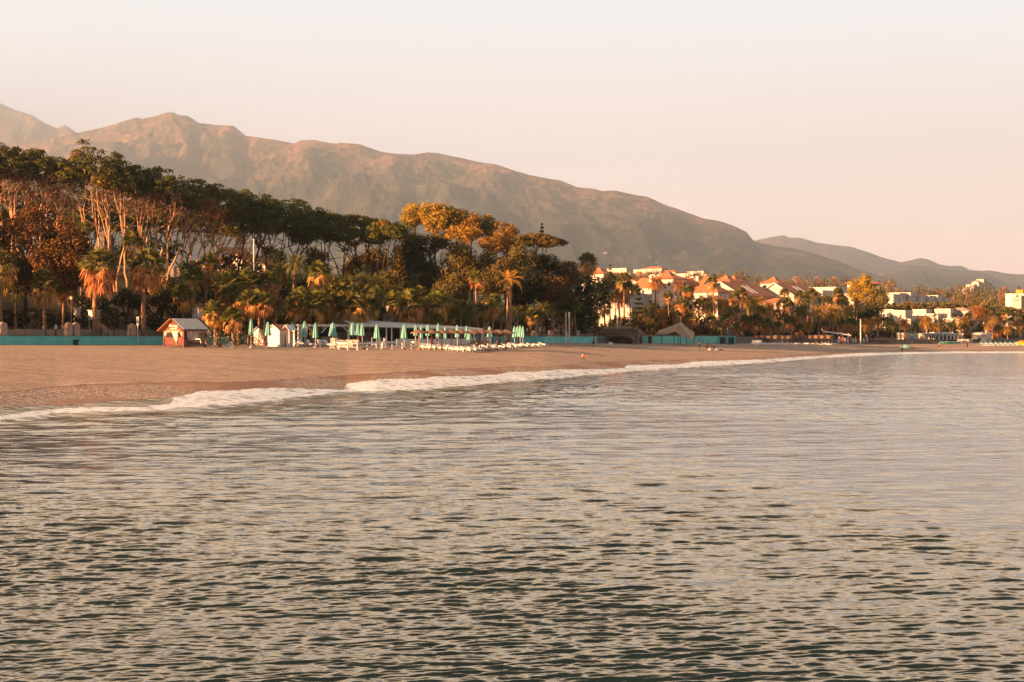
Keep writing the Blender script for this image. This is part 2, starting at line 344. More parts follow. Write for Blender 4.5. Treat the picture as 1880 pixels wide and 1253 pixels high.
mountain('mountain_peak', [(-900,230),(-300,150),(-60,178),(0,190),(30,203),(60,212),(82,226),(105,236),(120,230),(140,243),(190,262),(300,320)], 16500, 16500, (13500, 13500), 60, mm, 61, .3, 1.2, -330, 300, 300, 80)
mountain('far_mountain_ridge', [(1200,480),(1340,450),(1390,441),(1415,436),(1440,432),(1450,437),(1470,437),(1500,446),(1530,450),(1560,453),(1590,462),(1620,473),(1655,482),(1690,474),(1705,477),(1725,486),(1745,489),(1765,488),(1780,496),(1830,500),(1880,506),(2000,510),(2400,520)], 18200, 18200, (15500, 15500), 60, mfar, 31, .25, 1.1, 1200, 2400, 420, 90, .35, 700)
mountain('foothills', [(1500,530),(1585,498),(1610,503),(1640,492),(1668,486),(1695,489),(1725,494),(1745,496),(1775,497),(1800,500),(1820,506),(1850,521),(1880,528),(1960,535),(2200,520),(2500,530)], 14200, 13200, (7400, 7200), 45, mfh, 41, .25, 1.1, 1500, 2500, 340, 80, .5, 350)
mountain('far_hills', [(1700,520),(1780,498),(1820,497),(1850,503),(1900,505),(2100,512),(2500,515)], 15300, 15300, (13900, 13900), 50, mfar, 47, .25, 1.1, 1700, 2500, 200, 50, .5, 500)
# ================================================================ HAZE
def haze():
    me = bpy.data.meshes.new('haze'); bm = bmesh.new()
    bmesh.ops.create_cube(bm, size=1); bm.to_mesh(me); bm.free()
    o = bpy.data.objects.new('haze', me); COL.objects.link(o)
    z0, z1 = -3.0, 2750.0
    o.scale = (23000, 19500, z1-z0); o.location = (3800, 9690, (z0+z1)/2)
    m = bpy.data.materials.new('haze'); m.use_nodes = True; N = m.node_tree.nodes; N.clear()
    out = N.new('ShaderNodeOutputMaterial'); v = N.new('ShaderNodeVolumePrincipled'); m.node_tree.links.new(v.outputs[0], out.inputs['Volume'])
    v.inputs['Density'].default_value = HAZE_D; v.inputs['Color'].default_value = HAZE_C; v.inputs['Anisotropy'].default_value = 0.72
    me.materials.append(m); o['kind'] = 'stuff'; o['label'] = 'thin pale morning haze lying over the bay and the mountains'
HAZE_D = 1.05e-4; HAZE_C = (.90, .97, 1.0, 1)
haze()
# ================================================================ BUILDERS
class MB:
    def __init__(s): s.v = []; s.f = []; s.m = []; s.mats = []
    def mi(s, m):
        if m not in s.mats: s.mats.append(m)
        return s.mats.index(m)
    def add(s, vs, fs, m):
        b = len(s.v); s.v += [tuple(v) for v in vs]; k = s.mi(m)
        for f in fs: s.f.append([b+i for i in f]); s.m.append(k)
    def box(s, c, d, m, rz=0, M=None):
        x, y, z = d[0]/2, d[1]/2, d[2]/2; ca, sa = math.cos(rz), math.sin(rz)
        vs = []
        for i in (-x, x):
            for j in (-y, y):
                for k in (-z, z): vs.append(Vector((c[0]+i*ca-j*sa, c[1]+i*sa+j*ca, c[2]+k)))
        if M: vs = [M @ v for v in vs]
        s.add(vs, [(0,1,3,2),(4,6,7,5),(0,4,5,1),(2,3,7,6),(0,2,6,4),(1,5,7,3)], m)
    def tube(s, pts, rad, m, n=6, cap=True):
        pts = [Vector(p) for p in pts]; rings = []
        if not hasattr(rad, '__len__'): rad = [rad]*len(pts)
        for i, p in enumerate(pts):
            t = (pts[min(i+1, len(pts)-1)]-pts[max(i-1, 0)]).normalized()
            u = t.cross(Vector((0, 0, 1)) if abs(t.z) < .95 else Vector((1, 0, 0))).normalized(); v = t.cross(u)
            rings.append([p+(u*math.cos(2*math.pi*k/n)+v*math.sin(2*math.pi*k/n))*rad[i] for k in range(n)])
        vs = [v for r in rings for v in r]; fs = []
        for i in range(len(pts)-1):
            for k in range(n): fs.append((i*n+k, i*n+(k+1) % n, (i+1)*n+(k+1) % n, (i+1)*n+k))
        if cap: fs.append(tuple(range(n))[::-1]); fs.append(tuple((len(pts)-1)*n+k for k in range(n)))
        s.add(vs, fs, m)
    def lathe(s, prof, m, n=12, c=(0, 0, 0), jit=None):
        vs = []; fs = []
        for i, (r, z) in enumerate(prof):
            for k in range(n):
                a = 2*math.pi*k/n; rr = r*(jit(k, i) if jit else 1)
                vs.append((c[0]+rr*math.cos(a), c[1]+rr*math.sin(a), c[2]+z))
        for i in range(len(prof)-1):
            for k in range(n): fs.append((i*n+k, i*n+(k+1) % n, (i+1)*n+(k+1) % n, (i+1)*n+k))
        s.add(vs, fs, m)
    def quad(s, a, b, c, d, m): s.add([a, b, c, d], [(0, 1, 2, 3)], m)
    def mesh(s, name, smooth_=False):
        me = bpy.data.meshes.new(name); me.from_pydata(s.v, [], s.f)
        for m in s.mats: me.materials.append(m)
        me.polygons.foreach_set('material_index', s.m)
        if smooth_: me.polygons.foreach_set('use_smooth', [True]*len(s.f))
        me.update(); return me
    def build(s, name, parent=None, smooth_=False, loc=None):
        o = bpy.data.objects.new(name, s.mesh(name, smooth_)); COL.objects.link(o)
        if parent: o.parent = parent
        if loc is not None: o.location = loc
        return o
def inst(name, me, parent=None, loc=(0, 0, 0), scale=None, rz=0):
    o = bpy.data.objects.new(name, me); COL.objects.link(o); o.parent = parent; o.location = loc; o.rotation_euler = (0, 0, rz)
    if scale is not None: o.scale = scale
    return o
PENDING = []
def thing(name, loc, cat, label=None, group=None, rz=0, scale=None, order=None):
    o = bpy.data.objects.new(name, None); COL.objects.link(o); o.location = loc; o.rotation_euler = (0, 0, rz)
    o.empty_display_size = .3
    return tag(o, cat, label, group, order, scale)
def tag(o, cat, label=None, group=None, order=None, scale=None):
    if scale: o.scale = (scale,)*3 if not hasattr(scale, '__len__') else scale
    o['category'] = cat
    if group: o['group'] = group
    if label: o['label'] = label
    if order: PENDING.append((o, order))       # order = (description, "of the ... ", sort px)
    return o
def copy_tree(o, parent=None):
    c = o.copy(); COL.objects.link(c); c.parent = parent
    for ch in list(o.children): copy_tree(ch, c)
    return c
ONES = ['leftmost', 'second', 'third', 'fourth', 'fifth', 'sixth', 'seventh', 'eighth', 'ninth', 'tenth', 'eleventh', 'twelfth', 'thirteenth', 'fourteenth', 'fifteenth', 'sixteenth', 'seventeenth', 'eighteenth', 'nineteenth']
TENS = {20: ('twentieth', 'twenty'), 30: ('thirtieth', 'thirty'), 40: ('fortieth', 'forty'), 50: ('fiftieth', 'fifty'), 60: ('sixtieth', 'sixty')}
def ordn(k, n):
    if n == 1: return ''
    if k == 0: return 'leftmost'
    if k == n-1: return 'rightmost'
    if k == n-2: return 'second from the right'
    if k+1 < 20: return ONES[k]+' from the left'
    t = (k+1)//10*10
    return (TENS[t][0] if k+1 == t else TENS[t][1]+'-'+('first' if (k+1) % 10 == 1 else ONES[(k+1) % 10-1]))+' from the left'
def finish_labels():
    g = {}
    for o, (d, ctx) in PENDING: g.setdefault((d, ctx), []).append(o)
    for (d, ctx), os_ in g.items():
        os_.sort(key=lambda o: o.location.x/max(o.location.y, 1))
        for k, o in enumerate(os_):
            od = ordn(k, len(os_)); o['label'] = (d+(', '+od if od else '')+' '+ctx).strip()
rnd = random.Random(11)
# ---------------- foliage
def leaf_mesh(name, C, Nrm, size, m, aspect=1.0, seed=0, jitter=.42, extra=()):
    """one mesh of small leaf faces; extra = further (C, normals, size, material, aspect) sets of the same crown"""
    rs = np.random.RandomState(seed); Ps = []; mi = []; ms = [m]
    for C, Nrm, size, m, aspect in [(C, Nrm, size, m, aspect)]+list(extra):
        if m not in ms: ms.append(m)
        n = len(C); N_ = Nrm+jitter*rs.normal(size=(n, 3)); N_ /= np.linalg.norm(N_, axis=1)[:, None]+1e-6
        A = rs.normal(size=(n, 3)); U = np.cross(N_, A); U /= np.linalg.norm(U, axis=1)[:, None]+1e-6; V = np.cross(N_, U)
        s = (size*rs.uniform(.6, 1.3, n))[:, None]*.5
        Ps.append(np.stack([C-U*s*aspect, C-V*s, C+U*s*aspect, C+V*s], 1).reshape(-1, 3)); mi.append(np.full(n, ms.index(m)))
    P = np.vstack(Ps); n = len(P)//4
    me = bpy.data.meshes.new(name); me.vertices.add(4*n); me.vertices.foreach_set('co', P.astype(np.float32).ravel())
    me.loops.add(4*n); me.loops.foreach_set('vertex_index', np.arange(4*n, dtype=np.int32))
    me.polygons.add(n); me.polygons.foreach_set('loop_start', np.arange(0, 4*n, 4, dtype=np.int32))
    for q in ms: me.materials.append(q)
    me.polygons.foreach_set('material_index', np.concatenate(mi).astype(np.int32))
    me.update(calc_edges=True); return me
def blob_leaves(blobs, leaf, cover=1.3, seed=0, fill=.25, up=.0):
    rs = np.random.RandomState(seed); Cs = []; Ns = []
    for (x, y, z, r, rz) in blobs:
        n = max(8, int(cover*4*math.pi*r*(r+rz)/2/leaf**2*.5))
        d = rs.normal(size=(n, 3)); d /= np.linalg.norm(d, axis=1)[:, None]
        if up: d[:, 2] = np.where(rs.rand(n) < up, np.abs(d[:, 2]), d[:, 2])
        rad = np.where(rs.rand(n) < fill, rs.rand(n)**.5, rs.uniform(.86, 1.1, n))[:, None]
        Cs.append(np.array([x, y, z])+d*rad*np.array([r, r, rz])); Ns.append(d)
    return np.vstack(Cs), np.vstack(Ns)
def crown_blobs(rx, ry, rz, n, br, seed, dome=False, base=0.):
    rs = np.random.RandomState(seed); out = []
    for k in range(n):
        a = rs.uniform(0, 2*math.pi)
        if dome:      # flattened umbrella: blobs over the upper surface and round the rim
            q = math.sqrt(rs.rand()); z = rz*math.sqrt(max(0, 1-q*q*.92)); x, y = q*rx*math.cos(a), q*ry*math.sin(a)
            b = br*rs.uniform(.6, 1.2)
            out.append((x, y, base+max(.1, z*(1-.9*rs.rand()**1.6)-b*.5), b, b*.62))
        else:
            d = rs.normal(size=3); d /= np.linalg.norm(d); q = rs.uniform(.3, 1.12)**.6; b = br*rs.uniform(.55, 1.25)
            out.append((d[0]*q*(rx-b*.5), d[1]*q*(ry-b*.5), base+d[2]*q*(rz-b*.5), b, b*.85))
    return out
M = {}
M['pine'] = mat('pine_needles', (.10, .105, .026), .9, isl=.3, trans=.12, spec=.1)
M['pine_gold'] = mat('sparse_pine_needles', (.32, .18, .035), .9, isl=.45, trans=.2, spec=.1)
M['twig'] = mat('dry_twigs', (.36, .20, .12), .95, isl=.4, spec=.1)
M['gold'] = mat('golden_leaves', (.38, .25, .035), .85, isl=.32, trans=.25, spec=.1)
M['olive'] = mat('olive_leaves', (.14, .108, .030), .85, isl=.32, trans=.15, spec=.1)
M['ogold'] = mat('amber_leaves', (.24, .155, .032), .85, isl=.35, trans=.2, spec=.1)
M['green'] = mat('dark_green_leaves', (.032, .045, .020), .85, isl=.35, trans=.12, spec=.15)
M['brown'] = mat('red_brown_leaves', (.13, .068, .021), .85, isl=.75, trans=.15, spec=.1)
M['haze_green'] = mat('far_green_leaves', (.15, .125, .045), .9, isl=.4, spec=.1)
M['bark'] = mat('pine_bark', (.62, .38, .22), .95, col2=(.42, .24, .14), scale=3, bump=.4, spec=.1)
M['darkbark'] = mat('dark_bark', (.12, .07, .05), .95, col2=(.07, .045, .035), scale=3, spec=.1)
M['palmbark'] = mat('palm_bark', (.42, .25, .15), .95, col2=(.24, .13, .08), scale=6, bump=.6, spec=.1, stretch=(1, 1, 3))
M['fan'] = mat('fan_palm_leaf', (.15, .15, .035), .7, isl=.5, trans=.2, spec=.2)
M['dead'] = mat('dead_palm_leaf', (.55, .28, .09), .9, isl=.6, trans=.15, spec=.1)
M['date'] = mat('sunlit_date_palm_leaf', (.40, .22, .045), .75, isl=.4, trans=.2, spec=.15)  # orange sunlight put into the leaf colour
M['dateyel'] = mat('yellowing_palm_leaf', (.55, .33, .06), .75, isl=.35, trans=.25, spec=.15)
# ---------------- palms
def fan_leaf(mb, base, dirv, pet, bl, m, seg=15, droop=.25, rs=random, fold=235):
    d = dirv.normalized(); side = d.cross(Vector((0, 0, 1)));
    if side.length < .1: side = Vector((1, 0, 0))
    side.normalize(); up = side.cross(d).normalized()
    tw = rs.uniform(-.6, .6); side, up = side*math.cos(tw)+up*math.sin(tw), up*math.cos(tw)-side*math.sin(tw)
    c = base+d*pet
    mb.add([base-side*.025, base+side*.025, c+side*.02, c-side*.02], [(0, 1, 2, 3)], m)
    for k in range(seg):
        a = (k/(seg-1)-.5)*R(fold); L_ = bl*rs.uniform(.85, 1.08)*(1-.18*abs(k/(seg-1)-.5)*2)
        q = d*math.cos(a)+side*math.sin(a); wv = (side*math.cos(a)-d*math.sin(a))*bl*.075
        mid = c+q*L_*.55+up*.05*bl; tip = c+q*L_+Vector((0, 0, -droop*bl*rs.uniform(.6, 1.3)))
        mb.add([c, mid-wv, tip, mid+wv], [(0, 1, 2, 3)], m)
def fan_crown(seed, n=30, dead=26, bl=1.15, pet=1.15):
    rs = random.Random(seed); a, b = MB(), MB()
    for k in range(n):
        az = k*2.4+rs.uniform(-.3, .3); el = R(82-100*(k/n)**1.1+rs.uniform(-8, 8))
        fan_leaf(a, Vector((0, 0, .1)), Vector((math.cos(az)*math.cos(el), math.sin(az)*math.cos(el), math.sin(el))), pet*rs.uniform(.8, 1.1), bl, M['fan'], rs=rs)
    for k in range(dead):
        az = k*2.4+rs.uniform(-.4, .4); el = R(8-68*(k/dead)**.75+rs.uniform(-10, 10))
        fan_leaf(b, Vector((0, 0, -.1-.5*k/dead)), Vector((math.cos(az)*math.cos(el), math.sin(az)*math.cos(el), math.sin(el))), pet*rs.uniform(.75, 1.15), bl*.85, M['dead'], seg=9, droop=.75, fold=135, rs=rs)
    return a.mesh('fronds'), b.mesh('dead_fronds')
def date_crown(seed, n=46, L_=2.9, m=None, dead=0, low=-55):
    rs = random.Random(seed); a = MB()
    for k in range(n+dead):
        az = k*2.4+rs.uniform(-.3, .3); f = k/n; el = R(84-(84-low)*min(f, 1)**1.15*.75+rs.uniform(-6, 6)) if k < n else R(-50-rs.uniform(0, 30))
        d = Vector((math.cos(az), math.sin(az), 0)); LL = L_*rs.uniform(.85, 1.1)*(.75 if f < .15 else 1); p = Vector((0, 0, .1)); q = [p.copy()]
        ns = 8; e = el
        for i in range(ns):
            e -= R(4+9*i/ns+ (5 if f > .4 else 0)); p = p+(d*math.cos(e)+Vector((0, 0, math.sin(e))))*LL/ns; q.append(p.copy())
        side = Vector((-d.y, d.x, 0))
        for i in range(ns):
            t = (q[i+1]-q[i]).normalized(); up = side.cross(t)
            a.add([q[i]-side*.02, q[i]+side*.02, q[i+1]+side*.015, q[i+1]-side*.015], [(0, 1, 2, 3)], m)
            if i == 0: continue
            for j in (0, .5):
                b = q[i].lerp(q[i+1], j); ll = LL*.22*math.sin(min(1, (i+j+.7)/ns)*math.pi*.92+.1)+.12
                for s_ in (-1, 1):
                    tip = b+side*s_*ll*.8+t*ll*.55+up*ll*.15-Vector((0, 0, ll*.25))
                    a.add([b-t*.035, b+t*.07, tip], [(0, 1, 2)], m)
    return a.mesh('fronds')
def trunk_mesh(seed, r0, r1, bend, m):
    rs = random.Random(seed); mb = MB(); pts = []; rad = []; n = 26
    for i in range(n+1):
        t = i/n; pts.append((bend*math.sin(t*2.2)*.5*(1-.2*t)-bend*.5*math.sin(2.2)*.8*t, bend*.3*math.sin(t*3), t)); rad.append((r0+(r1-r0)*t)*(1.25 if i == 0 else 1)*(1+.07*(i % 2)))
    mb.tube(pts, rad, m, 8); return mb.mesh('trunk', True)
FANS = [fan_crown(s, 34+4*s, 14, 1.2, 1.1+.05*s) for s in range(4)]
FANS_D = [fan_crown(s+20, 30, 30, 1.15, 1.1) for s in range(2)]
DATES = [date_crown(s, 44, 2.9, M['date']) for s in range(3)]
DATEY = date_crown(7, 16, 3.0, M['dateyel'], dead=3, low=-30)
DATEG = [date_crown(s+30, 40, 3.0, M['fan']) for s in range(2)]
TRUNKS = [trunk_mesh(s, .24, .17, .5*(s-1), M['palmbark']) for s in range(4)]
def palm(px, py, d, s=1.0, kind='fan', v=0, desc=None, ctx='', label=None, group=None, tr=1.0, lift=0., name=None):
    """palm with crown centre at photo pixel px, py standing at distance d"""
    p = at(px, d); h = max(.8, zof(py, d)-p.z-lift); rz = (v*2.1+px*.37) % 6.28
    nm = name or {'fan': 'fan_palm', 'fand': 'fan_palm', 'date': 'date_palm', 'datey': 'date_palm', 'dateg': 'date_palm'}[kind]
    s *= .9+.22*((px*13+py*7) % 10)/9; t = thing(nm, p, 'palm tree', label, group, rz, order=(desc, ctx) if desc else None); t.rotation_euler = (.05*math.sin(px*1.3), .06*math.cos(px*.9), rz)
    inst('trunk', TRUNKS[v % 4], t, (0, 0, -.1), (s*tr, s*tr, h+.1))
    if kind in ('fan', 'fand'):
        a, b = (FANS[v % 4] if kind == 'fan' else FANS_D[v % 2])
        inst('fronds', a, t, (0, 0, h), (s, s, s)); inst('dead_fronds', b, t, (0, 0, h), (s, s, s))
    else:
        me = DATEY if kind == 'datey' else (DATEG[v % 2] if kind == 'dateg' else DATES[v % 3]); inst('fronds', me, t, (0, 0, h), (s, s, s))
    return t
# ---------------- trees
def wander(rs, a, b, n, j):
    pts = []
    off = Vector((0, 0, 0))
    for i in range(n+1):
        t = i/n; env = math.sin(math.pi*t)
        off = off*.6+Vector((rs.uniform(-j, j), rs.uniform(-j, j), rs.uniform(-j, j)*.3))
        pts.append(a.lerp(b, t)+off*env)
    return pts
def pine(cx, ty, hw, by, d, base=None, stems=2, seed=0, bark='bark', leafm='pine', twigs=0, label=None, desc=None, ctx='', leaf=.28, cover=1.5, thin=1.0, group=None, tufts=()):
    rs = random.Random(seed); bx = base if base is not None else cx
    p = at(bx, d); k = d/F; c = Vector(((cx-bx)*k, 0, zof(by, d)-p.z)); rx = hw*k*1.5; rz = max((by-ty)*k, 1.2)
    t = thing('umbrella_pine', p, 'pine tree', label, group, order=(desc, ctx) if desc else None)
    ry = max(rx*.8, 3.2)
    bl = crown_blobs(rx, ry, rz, int(120*max(.6, rx*ry/30)), .88, seed, dome=True)
    bl = [(x+c.x, y+c.y, max(z, rs.uniform(.1, .5))+c.z, r, q) for x, y, z, r, q in bl]
    C, Nn = blob_leaves(bl, leaf, cover, seed, .2, .45)
    ex = []
    if twigs:
        n = int(300*twigs); ra = np.random.RandomState(seed)
        ex.append((np.stack([c.x+ra.uniform(-1, 1, n)*rx*.85, ra.uniform(-1, .3, n)*ry, c.z+ra.uniform(-.45, .12, n)*rz*1.5-.2], -1), ra.normal(size=(n, 3)), .6, M['twig'], .09))
    for j, (tx, t0, th, t1, td, tm) in enumerate(tufts):
        tc_ = at(tx, td, (t0+t1)/2)-p; kk = td/F; md = tm == 'twig'
        tb = [(x+tc_.x, y+tc_.y, z+tc_.z, r, q) for x, y, z, r, q in crown_blobs(th*kk, th*kk*.8, (t1-t0)/2*kk, 9, th*kk*.45, seed+j)]
        a_, b_ = blob_leaves(tb, .3, .5 if md else .9, seed+j, .3); ex.append((a_, b_, .5 if md else .3, M[tm], .1 if md else 1))
    o = bpy.data.objects.new('crown', leaf_mesh('crown', C, Nn, leaf, M[leafm], 1, seed, extra=ex)); COL.objects.link(o); o.parent = t
    mb = MB(); bm_ = M[bark]; TW = []
    for i in range(stems):
        a = (i+.5)/stems*2-1 if stems > 1 else rs.uniform(-.2, .2)
        mid = Vector((c.x*.6+a*rx*.46, rs.uniform(-1.2, 1.2), c.z*rs.uniform(.40, .66)))
        r0 = .215*thin*rs.uniform(.8, 1.1)
        q = wander(rs, Vector((a*.25, 0, -.3)), mid, 6, .42); n = len(q)
        mb.tube(q, [r0*(1.25 if j == 0 else 1-.35*j/n) for j in range(n)], bm_, 7)
        for b_ in range(rs.choice((3, 3, 4))):
            e = Vector((c.x+a*rx*.4+rs.uniform(-.5, .5)*rx, rs.uniform(-.6, .6)*ry, c.z+rz*rs.uniform(.2, .5)))
            q2 = wander(rs, mid-Vector((0, 0, .1)), e, 5, .5); mb.tube(q2, [r0*.62*(1-.7*j/6) for j in range(6)], bm_, 6)
            for _ in range(4):
                s_ = q2[rs.randint(1, 4)]; e2 = s_+Vector((rs.uniform(-1, 1)*rx*.4, rs.uniform(-1, 1)*2, rs.uniform(.5, 2.)))
                mb.tube(wander(rs, s_, e2, 3, .15), [.07*thin, .05*thin, .035, .02], bm_, 4); TW.append(e2)
    mb.build('trunk', t, True)
    return t
def tree(cx, ty, hw, by, d, mt='green', seed=0, leaf=.4, nb=30, br=None, cover=1.25, label=None, desc=None, ctx='', name='broadleaf_tree', cat='tree', trunk='darkbark', group=None, ry=None, fill=.25, droop=0):
    """tree whose crown spans the photo box ty..by, cx+-hw"""
    rs = random.Random(seed); p = at(cx, d); k = d/F; rx = hw*k; zc = zof((ty+by)/2, d)-p.z; rz = (by-ty)/2*k
    t = thing(name, p, cat, label, group, order=(desc, ctx) if desc else None)
    ry = ry or rx*.85; br = br or min(rx, rz)*.42
    bl = [(x, y, max(z+zc, br*.4), r, q) for x, y, z, r, q in crown_blobs(rx, ry, rz, nb, br, seed)]
    C, Nn = blob_leaves(bl, leaf, cover, seed, fill)
    o = bpy.data.objects.new('crown', leaf_mesh('crown', C, Nn, leaf, M[mt], 1, seed)); COL.objects.link(o); o.parent = t
    mb = MB(); top = Vector((rs.uniform(-.3, .3), 0, max(zc, .6))); r0 = max(.05, min(.35, rx*.08))
    mb.tube(wander(rs, Vector((0, 0, -.3)), top, 5, .2*min(1, rx/3)), [r0*(1-.1*j) for j in range(6)], M[trunk], 7)
    for b_ in bl[:7]:
        mb.tube(wander(rs, top*rs.uniform(.5, .9), Vector(b_[:3]), 4, .2), [r0*.5, r0*.4, r0*.3, r0*.2, r0*.1], M[trunk], 5)
    mb.build('trunk', t, True)
    return t
# ================================================================ PINES ON THE HILL
G_P = 'umbrella pines on the hill'
PN = [ # cx, top, halfw, bottom, d, base px, stems, twigs, material
 (-75,262,60,318,236,-70,3,1,'pine'),(-8,262,52,312,238,12,3,3,'pine'),(48,270,46,318,240,48,3,3,'pine'),(92,284,38,322,240,84,3,3,'pine'),(128,283,34,330,246,112,2,3,'pine'),
 (176,268,50,330,240,182,3,1,'pine'),(215,298,36,338,240,214,2,2,'pine'),(252,302,36,345,244,236,2,3,'pine'),(290,306,44,350,244,276,3,4,'pine'),
 (338,322,42,372,250,300,2,2,'pine'),(385,336,42,384,254,345,3,2,'pine'),(430,342,44,396,260,400,2,2,'pine'),(474,354,40,410,262,440,2,0,'pine'),
 (524,362,58,432,262,500,3,0,'pine'),(563,384,30,440,268,548,2,0,'pine'),(620,390,62,448,268,640,3,0,'pine'),(662,396,32,424,280,668,2,0,'pine'),(716,402,35,442,262,690,2,0,'pine')]
WORD = ['wide crowned umbrella pine cut off by the left edge', 'umbrella pine with pale forked trunks and bare pink twigs at left edge', 'pine with crossing pale trunks behind the red brown tree top',
 'slim pine with twiggy crown between the crossing trunks and the tallest pine', 'small pine crown tucked against the left side of the tallest pine', 'tallest umbrella pine, shaggy golden green crown above the others',
 'low crowned pine tucked under the right side of the tallest pine', 'pine with thin trunks just right of the tallest pine', 'pine with wide fan of bare pale branches under its crown',
 'pine with long leaning pale trunk below sloping canopy', 'pine with orange sparse lower branches in middle of the canopy', 'pine with dark dense crown before the canopy drops', 'narrow crowned pine left of the big dark round pine',
 'big dark round umbrella pine with fan of brown limbs', 'small pine crown joining the big dark round pine on its right', 'broad flat umbrella pine with dark curved trunks', 'small brown topped pine crown peeping behind the broad flat pine', 'lone small umbrella pine with one Y shaped dark trunk']
TF = {5: [(152,257,13,265,240,'pine'),(140,272,14,300,238,'pine_gold'),(210,312,34,340,237,'pine'),(182,335,18,362,238,'twig')], 6: [(190,315,22,345,236,'pine_gold')],
 9: [(376,360,18,392,246,'pine_gold')], 10: [(400,378,26,405,248,'pine_gold'),(385,385,26,402,246,'twig')], 11: [(425,412,20,442,250,'pine_gold')], 15: [(600,388,20,398,264,'pine_gold')], 17: [(700,405,14,416,260,'pine_gold')]}
for i, (cx, ty, hw, by, d, bx, st, tw, mt_) in enumerate(PN):
    dark = i >= 12; by += 12 if i < 12 else 0
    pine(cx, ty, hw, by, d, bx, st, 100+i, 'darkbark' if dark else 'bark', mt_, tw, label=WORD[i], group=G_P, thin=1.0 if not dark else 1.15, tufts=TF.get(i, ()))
# darker second row behind the pale trunks
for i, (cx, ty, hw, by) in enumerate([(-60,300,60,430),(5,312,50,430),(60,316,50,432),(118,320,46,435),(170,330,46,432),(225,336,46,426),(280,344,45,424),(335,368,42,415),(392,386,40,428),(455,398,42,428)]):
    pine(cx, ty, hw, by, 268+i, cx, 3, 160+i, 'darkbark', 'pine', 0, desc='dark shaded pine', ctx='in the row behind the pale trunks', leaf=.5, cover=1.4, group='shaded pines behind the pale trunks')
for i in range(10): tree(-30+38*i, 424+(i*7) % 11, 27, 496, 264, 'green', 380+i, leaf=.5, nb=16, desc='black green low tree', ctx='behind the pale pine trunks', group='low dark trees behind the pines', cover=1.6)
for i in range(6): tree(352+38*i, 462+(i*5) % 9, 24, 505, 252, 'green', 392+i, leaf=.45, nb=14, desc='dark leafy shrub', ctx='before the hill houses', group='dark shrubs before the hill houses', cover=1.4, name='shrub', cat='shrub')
# ================================================================ GOLD AND GREEN TREES, CENTRE
T = [ # cx, top, halfw, bottom, d, mat, label
 (762,374,27,420,292,'gold','golden leafed tree at left end of the golden crowns above the bay'),
 (798,368,28,425,290,'gold','tallest golden leafed tree crown in the middle of the bay'),
 (836,376,26,430,292,'ogold','tree with brown gold round tufts right of the tallest golden tree'),
 (866,392,26,440,290,'ogold','golden brown tree behind the bright yellow crown'),
 (856,412,36,448,276,'gold','bright yellow leafed crown lowest of the golden trees'),
 (800,398,22,428,284,'gold','small bright yellow crown below the tallest golden tree'),
 (898,396,20,440,292,'ogold','brown topped tree between the yellow crown and the right golden tree'),
 (928,406,24,462,284,'ogold','ruddy golden tree right of the bright yellow crown'),
 (906,430,30,470,272,'ogold','mottled olive tree below the brown topped tree'),
 (752,432,36,500,278,'green','dark green tree left below the golden crowns, beside the lone pine'),
 (790,425,40,470,280,'olive','dull olive tree directly under the golden crowns'),
 (790,470,52,580,272,'green','very dark tall tree mass right of the climbing conifer'),
 (848,450,46,560,268,'olive','tall olive brown tree in centre of the grove'),
 (830,500,34,575,262,'olive','rounded olive tree low in the grove behind the yellow palm'),
 (905,460,42,540,270,'olive','olive tree behind the tall leaning palm stub'),
 (955,450,40,520,272,'olive','broad olive tree under the dark right hand pine'),
 (900,490,30,560,262,'olive','soft round bush tree just left of the bare trunk palm top'),
 (960,490,42,575,270,'green','dark green tree right of the yellow crowned palm'),
 (1005,462,32,510,275,'green','dark leafy tree at right shoulder of the grove'),
 (1010,500,36,570,272,'brown','ruddy brown tree low on right side of the grove'),
 (1042,478,26,530,282,'olive','golden green tree at right foot of the grove'),
 (1030,525,30,590,276,'green','shadowy tree behind the white poles'),
 (1072,500,24,560,290,'green','dark tree below the tall round palm'),
 (1070,540,34,600,284,'green','low dark tree between the poles and the round palm'),
 (690,452,34,520,285,'olive','low golden green scrub tree between the two curved pine trunks'),
 (652,470,24,520,280,'gold','yellow lit shrub tree between the dark curved pine trunks'),
 (580,455,26,510,290,'olive','sunlit olive shrub tree seen under the pine canopy'),
 (500,452,30,500,295,'olive','sunlit shrub tree behind the hill houses'),
]
for i, (cx, ty, hw, by, d, m_, lb) in enumerate(T):
    tree(cx, ty, hw, by, d, m_, 300+i, leaf=.33, nb=42, label=lb, group='trees of the grove behind the beach bar', cover=1.4)
pine(985, 428, 36, 452, 282, 975, 3, 340, 'darkbark', 'olive', 0, label='dark flat topped pine at right end of the grove', group=G_P)
# conifers
def conifer(px, ty, by, d, hw, m_='green', label=None, seed=0, tiers=9, name='conifer', leaf=.25):
    p = at(px, d); k = d/F; z1 = zof(ty, d)-p.z; z0 = zof(by, d)-p.z; t = thing(name, p, 'conifer tree', label)
    mb = MB(); mb.tube([(0, 0, -.2), (0, 0, z1)], [.16, .03], M['darkbark'], 6); mb.build('trunk', t)
    rs = np.random.RandomState(seed); Cs = []; Ns = []
    for i in range(tiers):
        f = i/(tiers-1); z = z1+(z0-z1)*f; r = hw*k*(.15+.85*f)
        for b in range(7):
            a = b*2*math.pi/7+i*.5; n = int(10+40*r)
            u = rs.uniform(.1, 1, n); Cs.append(np.stack([np.cos(a)*u*r, np.sin(a)*u*r, z+u*u*r*.15+rs.normal(0, .08, n)], -1)+rs.normal(0, .07, (n, 3))); Ns.append(np.tile([0, 0, 1.], (n, 1)))
    o = bpy.data.objects.new('crown', leaf_mesh('crown', np.vstack(Cs), np.vstack(Ns), leaf, M[m_], .8, seed, .8)); COL.objects.link(o); o.parent = t
    return t
